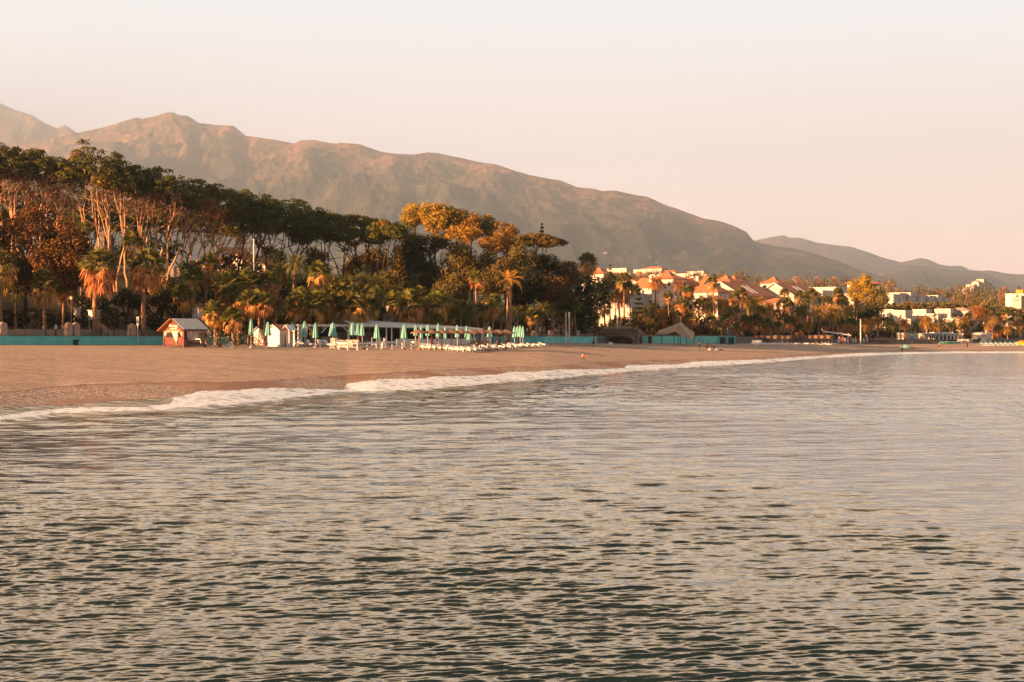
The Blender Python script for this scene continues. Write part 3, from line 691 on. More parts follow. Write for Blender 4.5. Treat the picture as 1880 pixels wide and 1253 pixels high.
conifer(995, 412, 452, 284, 9, 'green', 'thin layered conifer tip rising above the dark flat topped pine', 1, 7)
conifer(733, 455, 545, 262, 26, 'olive', 'shaggy olive conifer between the lone pine and the very dark tree', 2, 22, leaf=.4)
conifer(1172, 533, 575, 330, 12, 'green', 'layered Norfolk pine in front of the white modern villa', 3, 6)
conifer(1120, 488, 520, 350, 9, 'olive', 'small layered conifer beside the first orange roof', 4, 6)
# big red brown tree at left
for i, (cx, ty, hw, by, d, lb) in enumerate([(48,374,112,540,216,'huge red brown leafed tree filling the left edge'),(-45,385,70,545,212,'red brown tree cut off by the left edge'),(118,428,50,545,211,'lower right bough tree of red brown leaves beside the drooping palms')]):
    tree(cx, ty, hw, by, d, 'brown', 360+i, leaf=.36, nb=95, br=1.5, label=lb, name='broadleaf_tree', cover=2.0, fill=.35)

# the tree belt goes on unseen at left, placed to shade the lower slope
for i, (px, ty, hw, by, d) in enumerate([(-330,420,62,600,196),(-420,405,66,600,186),(-520,410,66,600,178),(-620,400,70,600,170),(-260,450,50,600,206)]):
    tree(px, ty, hw, by, d, 'green', 400+i, leaf=.5, nb=40, br=1.8, desc='tall dark tree', ctx='unseen past the left edge, there to cast shade', cover=1.3, group='unseen shade trees beyond the left edge')
# ================================================================ WALLS AND PROMENADE
def mix_mat(name, c1, c2, scale, lo, hi, rough=.8, attr=None, k=.5):
    m = bpy.data.materials.new(name); m.use_nodes = True; N = m.node_tree.nodes; L = m.node_tree.links; b = N['Principled BSDF']; b.inputs['Roughness'].default_value = rough
    tc = N.new('ShaderNodeTexCoord'); no = N.new('ShaderNodeTexNoise'); no.inputs['Scale'].default_value = scale; no.inputs['Detail'].default_value = 6; L.new(tc.outputs['Object'], no.inputs['Vector']); src = no.outputs[0]
    if attr:
        a = N.new('ShaderNodeAttribute'); a.attribute_name = attr; s1 = N.new('ShaderNodeMath'); s1.operation = 'MULTIPLY_ADD'; L.new(a.outputs['Fac'], s1.inputs[0]); s1.inputs[1].default_value = -k; L.new(src, s1.inputs[2]); src = s1.outputs[0]
    r = N.new('ShaderNodeValToRGB'); r.color_ramp.elements[0].position = lo; r.color_ramp.elements[1].position = hi; r.color_ramp.elements[0].color = (*c1, 1); r.color_ramp.elements[1].color = (*c2, 1)
    L.new(src, r.inputs[0]); n2 = N.new('ShaderNodeTexNoise'); n2.inputs['Scale'].default_value = scale*.35; n2.inputs['Detail'].default_value = 6; L.new(tc.outputs['Object'], n2.inputs['Vector'])
    mr = N.new('ShaderNodeMapRange'); mr.inputs[1].default_value = .3; mr.inputs[2].default_value = .7; mr.inputs[3].default_value = .78; mr.inputs[4].default_value = 1.05; L.new(n2.outputs[0], mr.inputs[0])
    hs = N.new('ShaderNodeHueSaturation'); L.new(r.outputs[0], hs.inputs['Color']); L.new(mr.outputs[0], hs.inputs['Value']); L.new(hs.outputs[0], b.inputs['Base Color']); return m
M['teal'] = mix_mat('turquoise_wall_paint', (.17, .66, .62), (.62, .60, .55), 1.7, .50, .56, attr='h', k=.42)
M['tealcap'] = mat('turquoise_coping', (.16, .48, .46), .7)
M['sandstone'] = mat('sandstone', (.50, .34, .24), .9, col2=(.38, .25, .18), scale=3)
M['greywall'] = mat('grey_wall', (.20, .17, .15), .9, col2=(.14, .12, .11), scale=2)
M['iron'] = mat('dark_iron', (.025, .03, .03), .5)
M['white'] = mat('white_paint', (.78, .76, .73), .6, col2=(.70, .68, .65), scale=4)
M['whitewall'] = mat('white_render', (.78, .75, .71), .8, col2=(.70, .66, .61), scale=.8)
M['glass'] = mat('dark_window_glass', (.03, .04, .045), .15)
M['globe'] = mat('lamp_globe', (.75, .72, .65), .3)
M['roof'] = mat('terracotta_tiles', (.48, .19, .075), .85, col2=(.36, .13, .06), scale=1.3, bump=.4, bscale=9)
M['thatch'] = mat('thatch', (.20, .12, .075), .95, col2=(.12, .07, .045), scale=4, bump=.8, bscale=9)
M['thatchlit'] = mat('lit_thatch', (.26, .15, .10), .95, col2=(.16, .09, .06), scale=5, bump=.8, bscale=11)  # paler copy of the thatch with sunlight put into the colour
M['redwood'] = mat('red_stained_wood', (.17, .04, .018), .6, col2=(.11, .025, .012), scale=2.5, stretch=(.3, .3, 3))
M['darkwood'] = mat('dark_red_wood', (.13, .035, .02), .6, col2=(.085, .025, .016), scale=3)
M['palewood'] = mat('pale_wood', (.50, .26, .10), .7, col2=(.40, .20, .08), scale=3)
M['cloth'] = mat('white_cloth', (.74, .71, .67), .9, trans=.25)
M['cream'] = mat('cream_cushion', (.62, .54, .44), .9)
M['parasol'] = mat('turquoise_canvas', (.24, .58, .52), .85, col2=(.20, .50, .46), scale=2, trans=.15)
M['orangewood'] = mat('orange_wood_pole', (.42, .15, .05), .7)
M['grill'] = mat('grey_metal', (.3, .3, .3), .4)
M['terra'] = mat('terracotta_pot', (.40, .14, .08), .8)
M['bin'] = mat('green_plastic', (.01, .045, .035), .5)
M['deck'] = mat('grey_felt_roof', (.10, .085, .08), .9, col2=(.075, .065, .06), scale=3)
M['tent'] = mat('tan_canvas', (.52, .36, .24), .85, col2=(.46, .31, .20), scale=.7, trans=.15)
M['skin'] = mat('skin', (.42, .17, .09), .6)
M['hair'] = mat('dark_hair', (.03, .02, .015), .7)
M['black'] = mat('black_cloth', (.02, .02, .025), .9)
M['blue'] = mat('blue_cloth', (.03, .13, .28), .9)
M['orange'] = mat('orange_cloth', (.65, .22, .03), .9)
M['greencl'] = mat('green_cloth', (.03, .13, .05), .9)
M['yellow'] = mat('yellow_plastic', (.75, .50, .03), .5)
M['red'] = mat('red_paint', (.45, .05, .03), .6)
M['stone'] = mat('pale_stone_blocks', (.42, .37, .31), .95, col2=(.25, .22, .19), scale=2.5, bump=.5)
def strip_wall(name, pxa, pxb, zb, zt, off, th, m, cat, label, wav=0, capm=None, cap=.06):
    px = np.arange(pxa, pxb+1, 4.0); d = poly(px, WALLD)+off; n = len(px)
    zb_ = zb(px) if callable(zb) else zb+0*px; zt_ = zt(px)+wav*fbm(px/14., px*0, 4, 8)
    rows = [(0, zb_, 0), (0, zb_+(zt_-zb_)*.33, .33), (0, zb_+(zt_-zb_)*.66, .66), (0, zt_-.07, 1)]
    if capm is not None: rows += [(-cap, zt_-.068, 1), (-cap, zt_, 1), (th+cap, zt_, 1), (th, zt_-.07, 1)]
    else: rows += [(.02, zt_, 1), (th, zt_, 1)]
    rows += [(th, zb_, 0)]
    D = np.stack([d+r[0] for r in rows]); X = (px[None, :]-940)/F*D; Z = np.stack([r[1]+0*px for r in rows]); Hh = np.stack([0*px+r[2] for r in rows])
    o = grid_mesh(name, X, D, Z, m, {'h': Hh})
    if capm is not None:
        o.data.materials.append(capm); mi = np.zeros((len(rows)-1, n-1), np.int32); mi[3:7] = 1; o.data.polygons.foreach_set('material_index', mi.ravel())
    o.data.polygons.foreach_set('use_smooth', [False]*len(o.data.polygons)); return tag(o, cat, label)
zbeach = lambda px: poly(px, WALLZ)-.5
ztop = lambda px: poly(px, PROMZ)+.08
strip_wall('sea_wall', -500, 1096, zbeach, ztop, 0, .55, M['teal'], 'wall', 'long turquoise painted sea wall behind the beach at left, paint peeling at its foot', capm=M['tealcap'])
strip_wall('sea_wall', 1180, 1344, zbeach, ztop, 0, .55, M['teal'], 'wall', 'short turquoise wall behind the tan stretched tent', capm=M['tealcap'])
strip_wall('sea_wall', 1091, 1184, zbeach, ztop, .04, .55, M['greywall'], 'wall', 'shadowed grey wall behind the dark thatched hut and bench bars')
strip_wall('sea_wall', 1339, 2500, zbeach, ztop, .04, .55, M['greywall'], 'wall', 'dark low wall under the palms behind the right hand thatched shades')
strip_wall('garden_wall', -300, 545, lambda p: poly(p, PROMZ)-.3, lambda p: poly(p, PROMZ)+.95, 7, .5, M['sandstone'], 'wall', 'low sunlit sandstone wall with uneven top behind the iron railings at left', wav=.35)
strip_wall('garden_wall', 925, 1095, lambda p: poly(p, PROMZ)-.3, lambda p: poly(p, PROMZ)+.55, 7, .5, M['sandstone'], 'wall', 'low sandy wall strip behind the turquoise wall near the white poles', wav=.15)
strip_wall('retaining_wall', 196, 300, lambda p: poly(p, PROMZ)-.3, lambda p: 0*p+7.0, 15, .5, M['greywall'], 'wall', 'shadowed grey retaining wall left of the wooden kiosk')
def on_wall(px, off=.9): d = float(poly(px, WALLD))+off; return Vector(((px-940)/F*d, d, float(poly(px, PROMZ))))
def pillar(px, py, w_=.85, label=None, off=.9, order=None):
    p = on_wall(px, off); h = zof(py, p.y)-p.z; t = MB(); t.box((0, 0, (h-.35)/2), (w_, w_, h-.35), M['sandstone']); t.box((0, 0, h-.33), (w_+.1, w_+.1, .06), M['sandstone'])
    a = w_/2-.02; t.add([(-a, -a, h-.30), (a, -a, h-.30), (a, a, h-.30), (-a, a, h-.30), (-.1, -.1, h), (.1, -.1, h), (.1, .1, h), (-.1, .1, h)], [(0,1,5,4),(1,2,6,5),(2,3,7,6),(3,0,4,7),(4,5,6,7)], M['sandstone'])
    o = t.build('gate_pillar'); o.location = p; o.rotation_euler.z = R(-42)
    tag(o, 'pillar', label, 'sandstone gate pillars on the sea wall', order)
pillar(5, 591, label='sandstone gate pillar at the left edge of the photo'); pillar(125, 592, label='left sandstone pillar of the pair beside the tall lamp'); pillar(139, 592, label='right sandstone pillar of the pair beside the tall lamp')
pillar(242, 594, label='single sandstone pillar left of the white signpost')
for q in (980, 1010, 1037, 1059): pillar(q, 606.5, .85, order=('small sandstone pillar', 'of the pillars by the white poles'))
def railing(a, b, posts, label):
    pa, pb = on_wall(a, .7), on_wall(b, .7); t = thing('iron_railing', pa, 'railing', label, 'iron railings along the promenade'); L_ = (pb-pa)
    mb = MB(); n = int(L_.length/.17); n = min(n, 100)
    for z in (.12, 1.0): mb.tube([(0, 0, z), tuple(L_*1+Vector((0, 0, z)))], .025, M['iron'], 4)
    for i in range(1, n):
        q = L_*(i/n); mb.tube([tuple(q+Vector((0, 0, .12))), tuple(q+Vector((0, 0, 1.0)))], .014, M['iron'], 3, False)
    mb.build('bars', t)
    for x in posts:
        q = (on_wall(x, .7)-pa); m_ = MB(); m_.lathe([(.13, 0), (.13, .1), (.085, .16), (.075, 1.15), (.11, 1.2), (.11, 1.3), (.03, 1.42)], M['iron'], 8); m_.build('post', t, loc=q)
railing(10, 120, (46, 84), 'iron railing between the edge pillar and the lamp pillars'); railing(144, 238, (175, 208), 'iron railing between the lamp pillars and the single pillar')
railing(247, 330, (274,), 'iron railing running behind the kiosk'); railing(-80, 1, (-40,), 'iron railing cut by the left edge'); railing(942, 976, (955,), 'iron railing left of the small pillars'); railing(986, 1095, (995, 1048, 1075), 'iron railing among the small pillars')
# ---------------- lamps
def lamp(px, py, off, label=None, order=None, globe=False, sc_=1.0):
    p = on_wall(px, off); h = zof(py, p.y)-p.z; t = thing('street_lamp', p, 'street lamp', label, 'lantern lamps along the promenade', order=order)
    m = MB(); m.lathe([(.16, 0), (.16, .25), (.09, .4), (.07, .9), (.05, 1.0), (.045, h-.55), (.09, h-.5), (.04, h-.42)], M['iron'], 8); m.build('pole', t)
    g = MB()
    if globe: g.lathe([(.02, -.22), (.16, -.17), (.24, 0), (.16, .17), (.02, .22)], M['globe'], 10)
    else: g.lathe([(.12, -.26), (.23, .14), (.23, .15)], M['globe'], 6)
    go = g.build('lantern', t, loc=(0, 0, h-.15))
    c = MB(); c.lathe([(.27, .15), (.10, .30), (.03, .40), (.01, .48)], M['iron'], 6); c.build('cap', go)
lamp(131, 545, .9, 'tall green lantern lamp between the paired pillars'); lamp(208, 584, 14, 'short dim lamp near the white garden steps'); lamp(242, 581, 16, 'small lamp by the retaining wall above the single pillar')
lamp(435, 563, 5, 'lantern lamp among drooping palms right of the kiosk')
for q, y in ((793, 578), (917, 584), (1009, 585)): lamp(q, y, 4, order=('white globe lamp', 'of the lamps before the dark grove'), globe=True)
# ================================================================ BEACH THINGS AT LEFT
def sign_post():
    p = onbeach(253, 633.5); t = thing('signpost', p, 'sign', 'white signpost with narrow panel and red writing left of the kiosk')
    h = zof(582, p.y)-p.z; m = MB(); m.tube([(0, 0, -.2), (0, 0, h)], .06, M['white'], 6); m.build('post', t)
    m = MB(); m.box((0, -.09, h-.62), (.34, .05, 1.25), M['white']); pn = m.build('panel', t)
    m = MB(); [m.box((0, -.118, h-.25-.16*k), (.18, .004, .07), M['red']) for k in range(5)]; m.box((0, -.1165, h-.57), (.03, .004, .7), M['red']); m.build('writing', pn)
sign_post()
def bin_():
    p = onbeach(139, 634); m = MB(); m.lathe([(.02, .0), (.30, .0), (.34, .1), (.40, .62), (.48, .66), (.48, .74), (.38, .74), (.36, .2), (.02, .2)], M['bin'], 14); m.box((.42, 0, .62), (.08, .2, .06), M['bin'])
    o = m.build('litter_bin'); o.location = p; tag(o, 'bin', 'dark green plastic bin on the sand against the turquoise wall')
bin_()
def text_mesh(txt, size, m, ext=.012):
    cu = bpy.data.curves.new('t', 'FONT'); cu.body = txt; cu.size = size; cu.extrude = ext; cu.align_x = 'CENTER'; cu.offset = size*.006
    o = bpy.data.objects.new('t', cu); COL.objects.link(o); bpy.context.view_layer.update(); dg = bpy.context.evaluated_depsgraph_get()
    me = bpy.data.meshes.new_from_object(o.evaluated_get(dg)); bpy.data.objects.remove(o); me.materials.clear(); me.materials.append(m); return me
def kiosk():
    d = ray_ground(338, 638); p = at(338, d)   # front right corner post
    rz = R(-40); W, L_ = 4.7, 3.9; t = thing('massage_kiosk', p, 'kiosk', 'small red wooden massage kiosk with gabled roof and tied white curtains', rz=rz, scale=.93)
    # local: front right corner at the origin, front face along -x, side face along +y ; floor .25
    ev, rg = 2.35, 4.15; x0, x1, y0, y1 = -W, 0, 0, L_
    m = MB(); m.box((-W/2, L_/2, .22), (W, L_, .12), M['darkwood']); m.build('floor', t)
    for x in (x0, x1):
        for y in (y0, y1):
            q = MB(); q.box((x, y, ev/2-.05), (.26, .26, ev+.1), M['darkwood'] if x == x0 else M['redwood']); q.build('post', t)
    q = MB()
    for k in range(5): q.box((-W/2, -.02, .45+.225*k), (W-.3, .06, .215), M['redwood'])
    q.build('front_panel', t)
    q = MB()
    for k in range(3): q.box((.02, L_*.42, .48+.24*k), (.06, L_*.62, .23), M['darkwood'])
    q.build('side_panel', t)
    for (x, y, dx, dy, nm) in ((-W/2, L_, W-.3, .05, 'back_panel'), (-W, L_/2, .05, L_-.3, 'side_panel')):
        q = MB(); q.box((x, y, 1.2), (dx, dy, 1.9), M['cloth']); q.build(nm, t)
    # roof
    ov = .75; ox = .85
    for s, mm_ in ((-1, M['roof']), (1, M['darkwood'])):
        xe = (-W/2)+s*(W/2+ox); ze = ev-.25*1; q = MB(); yA, yB = -ov, L_+ov; xr = -W/2; th = .1
        q.add([(xr, yA, rg), (xr, yB, rg), (xe, yB, ze+.2), (xe, yA, ze+.2), (xr, yA, rg+th), (xr, yB, rg+th), (xe, yB, ze+.2+th), (xe, yA, ze+.2+th)], [(0,1,2,3),(7,6,5,4),(0,4,5,1),(3,2,6,7),(0,3,7,4),(1,5,6,2)], mm_); q.build('roof_slope', t)
    xe = ox; ze = ev-.05; q = MB(); a = .06; dz = (ze-rg)/(W/2+ox)
    f = lambda x: rg+.13+(x+W/2)*dz
    xa, xb = -W/2+.25, ox-.3
    q.add([(xa, -ov+.2, f(xa)), (xa, L_+.1, f(xa)), (xb, L_+.1, f(xb)), (xb, -ov+.2, f(xb)), (xa, -ov+.2, f(xa)+a), (xa, L_+.1, f(xa)+a), (xb, L_+.1, f(xb)+a), (xb, -ov+.2, f(xb)+a)], [(0,1,2,3),(7,6,5,4),(0,4,5,1),(3,2,6,7),(0,3,7,4),(1,5,6,2)], M['cloth']); q.build('roof_sheet', t)
    q = MB(); g = rg-.12; q.add([(-W/2, -.05, g), (-W+.1, -.05, ev-.05), (-.1, -.05, ev-.05), (-W/2, -.11, g), (-W+.1, -.11, ev-.05), (-.1, -.11, ev-.05)], [(0,1,2),(5,4,3),(0,3,4,1),(1,4,5,2),(2,5,3,0)], M['redwood']); gb = q.build('gable_board', t)
    s1 = inst('lettering', text_mesh('Massage', .66, M['white']), gb, (-W/2, -.13, rg-1.22)); s1.rotation_euler = (R(90), 0, 0)
    q = MB(); q.box((-W/2, -.13, rg-1.45), (1.7, .02, .09), M['white']); q.build('lettering_line', gb)
    q = MB(); q.box((-W/2, -.14, ev+.02), (3.0, .05, .42), M['palewood']); q.build('name_board', t)
    # curtains
    def curtain(xt, zt, xb_, zb, wt, wb, y, nm='curtain', side=False):
        q = MB(); n = 10; rows = []
        for i in range(7):
            v = i/6; pinch = .35 if i == 5 else 1; rows.append([((xt+(xb_-xt)*v)+(j/n-.5)*(wt+(wb-wt)*v)*pinch, y+.06*math.sin(j*1.9+i*.3), zt+(zb-zt)*v) for j in range(n+1)])
        vs = [p_ for r in rows for p_ in r]
        if side: vs = [(-(p_[1])+.02, p_[0], p_[2]) for p_ in vs]
        q.add(vs, [(i*(n+1)+j, i*(n+1)+j+1, (i+1)*(n+1)+j+1, (i+1)*(n+1)+j) for i in range(6) for j in range(n)], M['cloth']); q.build(nm, t)
    curtain(-2.0, ev, -1.55, .35, 1.5, .35, -.2); curtain(-W+.5, ev, -W+.15, 1.3, .9, .3, -.12); curtain(-.55, ev-.1, -.3, 1.35, .7, .2, -.12)
    curtain(1.6, ev, 1.5, 1.0, 2.2, 1.9, -.05, side=True); curtain(L_+.2, ev, L_+.5, 1.5, 1.0, .5, -.3, side=True)
    q = MB(); q.box((-W/2-.1, 1.4, 1.0), (1.9, .8, .12), M['cream']); q.box((-W/2-.1, 1.4, .6), (1.6, .6, .7), M['white']); q.build('massage_table', t)
kiosk()
def tower():
    p = on_wall(366, 3); h = zof(566, p.y)-p.z; t = thing('white_tower', p, 'tower', 'small white square tower with dark opening behind the kiosk', rz=R(-38))
    m = MB(); m.box((0, 0, h-.75), (1.6, 1.6, 1.5), M['whitewall'])
    for x in (-.68, .68):
        for y in (-.68, .68): m.box((x, y, (h-1.5)/2), (.24, .24, h-1.5), M['whitewall'])
    m.box((0, 0, .5), (1.1, 1.1, 1.0), M['whitewall']); m.build('body', t); m = MB(); m.box((0, 0, h+.06), (2.0, 2.0, .14), M['sandstone']); m.build('roof', t)
    m = MB(); m.box((0, .1, h-2.0), (1.1, .9, 1.0), M['glass']); m.build('opening', t)  # dark box stands in for the shade inside the opening
tower()
def garden_house(px0, px1, yt, yb, d, label, m='whitewall', rz=-40, dep=2.):
    p = at((px0+px1)/2, d); h = zof(yt, d)-p.z; w_ = (px1-px0)*d/F; t = thing('garden_building', p, 'building', label, rz=R(rz)); q = MB(); q.box((0, 0, h/2), (w_*.75, w_*.75, h), M[m]); q.build('wall', t)
    q = MB(); q.box((0, 0, h+.05), (w_*.75+.2, w_*.75+.2, .12), M[m]); q.build('roof', t); q = MB(); q.box((w_*.12, -w_*.375-.003, h*.35), (.6, .04, h*.6), M['glass']); q.build('door', t)
garden_house(163, 184, 571, 600, 212, 'small white garden building between the lamp pillars and the steps'); garden_house(136, 148, 566, 590, 214, 'narrow white gatehouse seen behind the tall lamp')
def steps():
    p = at(197, 207); t = thing('garden_steps', p, 'steps', 'beige garden steps with sloping handrail left of the retaining wall', rz=R(-15)); m = MB()
    for k in range(8): m.box((-1.2+.32*k, 0, .9-.11*k), (.32, 1.5, 1.8-.22*k), M['sandstone'])
    m.build('treads', t); m = MB(); m.tube([(-1.3, -.8, 2.6), (1.5, -.8, .9)], .05, M['iron'], 5); [m.tube([(-1.3+.9*k, -.8, 0), (-1.3+.9*k, -.8, 2.6-.55*k)], .04, M['iron'], 5) for k in range(4)]; m.build('handrail', t)
steps()
def pergola():
    p = onland(213, 496); t = thing('terrace_pergola', p, 'pergola', 'weathered wooden terrace rail on the slope under the pines'); z = zof(463, p.y)-p.z
    m = MB(); m.box((0, 0, z), (9, .25, .25), M['sandstone']); m.box((0, 0, z-1.4), (9, .2, .15), M['sandstone']); m.build('beam', t)
    for k in range(7): m = MB(); m.box((-4.2+1.4*k, .04, z/2-.2), (.2, .2, z), M['sandstone']); m.build('post', t)
    m = MB(); m.box((7.3, 1, z-.3), (2.6, .3, .25), M['sandstone']); m.build('beam', t)
    for k in range(2): m = MB(); m.box((6.6+1.4*k, 1.02, z/2-.5), (.25, .25, z), M['sandstone']); m.build('post', t)
pergola()
def stonewall():
    p = onland(311, 512); m = MB(); z = zof(489, p.y)-p.z; m.box((0, 0, z-1.0), (4.4, .8, 2.0), M['stone']); o = m.build('stone_wall'); o.location = p; tag(o, 'wall', 'pale dry stone terrace wall on the slope above the kiosk')
    p = at(192, 252); z = zof(424, 252)-p.z; m = MB(); m.lathe([(1.5, 0), (1.9, z*.3), (1.4, z*.6), (1.2, z*.85), (.5, z*.97), (.1, z)], M['greywall'], 9, jit=lambda k, i: 1+.18*math.sin(k*2.3+i*1.7)); o = m.build('rock'); o.location = p; o.scale = (1.1, .8, 1); tag(o, 'rock', 'pale upright rock standing between the pine trunks')
stonewall()
# pots, boxes, flower bushes beside the kiosk
def pot(px, py, w_, h_, m, label, cat='pot', box=False, nm='plant_pot'):
    p = onbeach(px, py); q = MB()
    if box: q.box((0, 0, h_/2), (w_, .4, h_), M[m]); q.box((0, 0, h_+.02), (w_+.06, .46, .05), M[m]); q.box((-w_*.5, -.2, .06), (w_*.35, .3, .12), M[m])
    else: q.lathe([(w_*.32, 0), (w_*.45, h_*.8), (w_*.52, h_*.82), (w_*.52, h_), (w_*.42, h_), (w_*.40, h_*.7), (.02, h_*.7)], M[m], 10)
    o = q.build(nm); o.location = p; tag(o, cat, label)
pot(376, 637, .45, .5, 'cream', 'cream pot on the sand beside the kiosk corner', box=False); pot(404.5, 638, .62, .55, 'terra', 'terracotta pot in front of the flowering bushes'); pot(421.5, 638.5, .8, .5, 'white', 'white planter box in front of the flowering bushes', 'planter', True, 'planter_box')
M['bush'] = mat('oleander_leaves', (.035, .05, .018), .8, isl=.5, trans=.12); M['flower'] = mat('pink_white_petals', (.75, .52, .45), .8, isl=.2); M['redflower'] = mat('red_petals', (.5, .08, .04), .8, isl=.2)
def bush(px, ty, hw, by, d, lb, seed, fl=0, mt='bush', fm='flower', nm='flowering_bush', leaf=.16):
    p = at(px, d); k = d/F; h = max(.4, zof(ty, d)-p.z); rx = hw*k; bl = [(x, y, max(z+h*.5, .15), r, q) for x, y, z, r, q in crown_blobs(rx, min(rx, 1.4), h*.5, 16, min(rx, h)*.36, seed)]
    C, Nn = blob_leaves(bl, leaf, 1.2, seed, .3); rs = np.random.RandomState(seed); ex = []
    if fl: i = rs.choice(len(C), fl); ex = [(C[i]*1.03+[0, -.05, 0], Nn[i], .17, M[fm], 1)]
    o = bpy.data.objects.new(nm, leaf_mesh(nm, C, Nn, leaf, M[mt], .6, seed, extra=ex)); COL.objects.link(o); o.location = p; tag(o, 'bush', lb)
bush(392, 598, 16, 637, 187, 'dark leafy bush against the right side of the kiosk', 1, 25); bush(413, 601, 17, 637, 190, 'flowering bush behind the terracotta pot', 2, 60); bush(437, 606, 16, 637, 192, 'green bush with sparse pink flowers right of the white planter', 3, 30)
bush(460, 611, 14, 637, 194, 'low green bush between the planter and the white hut', 4, 14); bush(480, 617, 12, 637, 196, 'low bush dotted with white flowers in front of the white hut', 5, 90)
def drying_rack():
    p = onbeach(392, 637); t = thing('deck_frame', p, 'frame', 'white slanting tubular frame leaning beside the kiosk'); m = MB()
    m.tube([(-1.2, 0, 2.6), (.3, 0, 1.1)], .05, M['palewood'], 5); m.tube([(-1.1, .4, 2.5), (.4, .4, 1.0)], .05, M['palewood'], 5); m.build('slanted_poles', t)
    m = MB(); m.tube([(0, 0, 1.2), (0, 0, .1), (.6, 0, .1)], .035, M['white'], 5); m.tube([(0, .4, 1.2), (0, .4, .1), (.6, .4, .1)], .035, M['white'], 5); m.tube([(.3, 0, .1), (.3, .4, .1)], .035, M['white'], 5); m.build('foot_frame', t)
drying_rack()
# ---------------- beach huts
def hut(px, py, W, L_, ev, rg, roofm, label, rz=-40, open_=False, door=True, gab=True):
    p = onbeach(px, py); t = thing('beach_hut', p, 'hut', label, 'white beach huts', rz=R(rz))
    m = MB(); th = .06
    if not open_:
        m.box((-W/2, L_/2, ev/2), (W, L_, ev), M['white']); m.add([(-W, 0, ev), (0, 0, ev), (-W/2, 0, rg), (-W, L_, ev), (0, L_, ev), (-W/2, L_, rg)], [(0,1,2),(3,5,4),(0,2,5,3),(1,4,5,2)], M['white']); m.build('wall', t)
    else:
        for x in (-W+.06, -.06):
            for y in (.06, L_-.06): m.box((x, y, ev/2), (.12, .12, ev), M['white'])
        m.box((-W/2, L_-.05, ev/2), (W-.3, .05, ev-.02), M['white']); m.build('frame', t)
    for s in (-1, 1):
        xr = -W/2; xe = xr+s*(W/2+.18); ze = ev-.08; q = MB(); a = .07
        q.add([(xr, -.2, rg+.02), (xr, L_+.2, rg+.02), (xe, L_+.2, ze), (xe, -.2, ze), (xr, -.2, rg+a), (xr, L_+.2, rg+a), (xe, L_+.2, ze+a), (xe, -.2, ze+a)], [(0,1,2,3),(7,6,5,4),(0,4,5,1),(3,2,6,7),(0,3,7,4),(1,5,6,2)], M[roofm]); q.build('roof_slope', t)
        q = MB(); q.tube([(xr, -.23, rg+.02), (xe, -.23, ze)], .07, M['white'], 4); q.build('bargeboard', t)
    if door and not open_:
        q = MB(); q.box((.02, L_*.35, 1.0), (.04, .8, 1.9), M['cloth']); [q.box((.045, L_*.35-.3+.15*k, 1.0), (.012, .03, 1.85), M['grill']) for k in range(5)]; q.build('door', t)
hut(484, 634, 2.3, 2.6, 2.1, 2.75, 'deck', 'white hut with dark grey roof, leftmost of the beach huts'); hut(513, 637, 2.6, 2.2, 2.45, 3.15, 'terra', 'white hut with brown tiled roof in middle of the beach huts')
hut(531, 637, 1.3, 1.1, 2.4, 3.1, 'white', 'open fronted narrow white hut frame right of the brown roofed hut', open_=True)
def dpost():
    p = onbeach(524, 637.5); m = MB(); m.box((0, 0, 1.3), (.16, .16, 2.6), M['darkwood']); m.box((0, 0, 2.55), (.8, .12, .12), M['darkwood']); o = m.build('shower_post'); o.location = p; tag(o, 'post', 'dark wooden post with crossbar in front of the open white hut')
dpost()
# ---------------- closed parasols
def parasol_parts():
    m = MB(); n = 16; prof = [(.03, 1.0), (.10, .96), (.16, .80), (.22, .5), (.27, .22), (.30, .04), (.25, .0)]
    m.lathe([(r, z) for r, z in prof], M['parasol'], n, jit=lambda k, i: 1.0+(.16 if k % 2 else -.16)*(0 if i == 0 else 1)); m.lathe([(.09, .985), (.05, 1.02), (.01, 1.06)], M['parasol'], 8); return m.mesh('canopy')
PAR = parasol_parts(); q = MB(); q.tube([(0, 0, 0), (0, 0, 1)], .035, M['white'], 6); PPOLE = q.mesh('pole'); q = MB(); q.tube([(0, 0, 0), (0, 0, 1)], .045, M['orangewood'], 6); PPOLE2 = q.mesh('pole'); q = MB(); q.lathe([(.01, .12), (.28, .12), (.30, 0)], M['grill'], 10); PBASE = q.mesh('base')
def parasol(px, ty, by, d, wf=1.0, wood=False, order=None, label=None):
    p = at(px, d); zt = zof(ty, d)-p.z; zb = zof(by, d)-p.z; t = thing('closed_parasol', p, 'parasol', label, 'closed turquoise parasols', order=order, rz=px % 3)
    inst('pole', PPOLE2 if wood else PPOLE, t, (0, 0, 0), (1, 1, zt-.1)); inst('base', PBASE, t)
    w_ = 1.15*wf*(.8+.2*((px*7) % 5)/4); inst('canopy', PAR, t, (0, 0, zb), (w_, w_, zt-zb))
LEFTP = [(461,587,616,196,1.05),(492,592,617,196,1.15),(537,591,616,212,1.1),(559,591,619,208,1.15),(579,594,621,204,1.15)]
for px, ty, by, d, wf in LEFTP: parasol(px, ty, by, d, wf, order=('closed turquoise parasol', 'of the five beside the white huts'))
parasol(611, 593.5, 618, 206, 1.75, label='widest closed turquoise parasol, in front of the bar pergola')
for px, ty, by, d, wf, wd in [(647,593.5,616,212,1.25,True),(657,595,616,214,1.0,True),(665,595,617,210,1.25,False),(692,596.5,622,206,1.25,False),(742,597,622,206,1.3,False)]: parasol(px, ty, by, d, wf, wd, order=('slim closed turquoise parasol', 'in front of the white awning'))
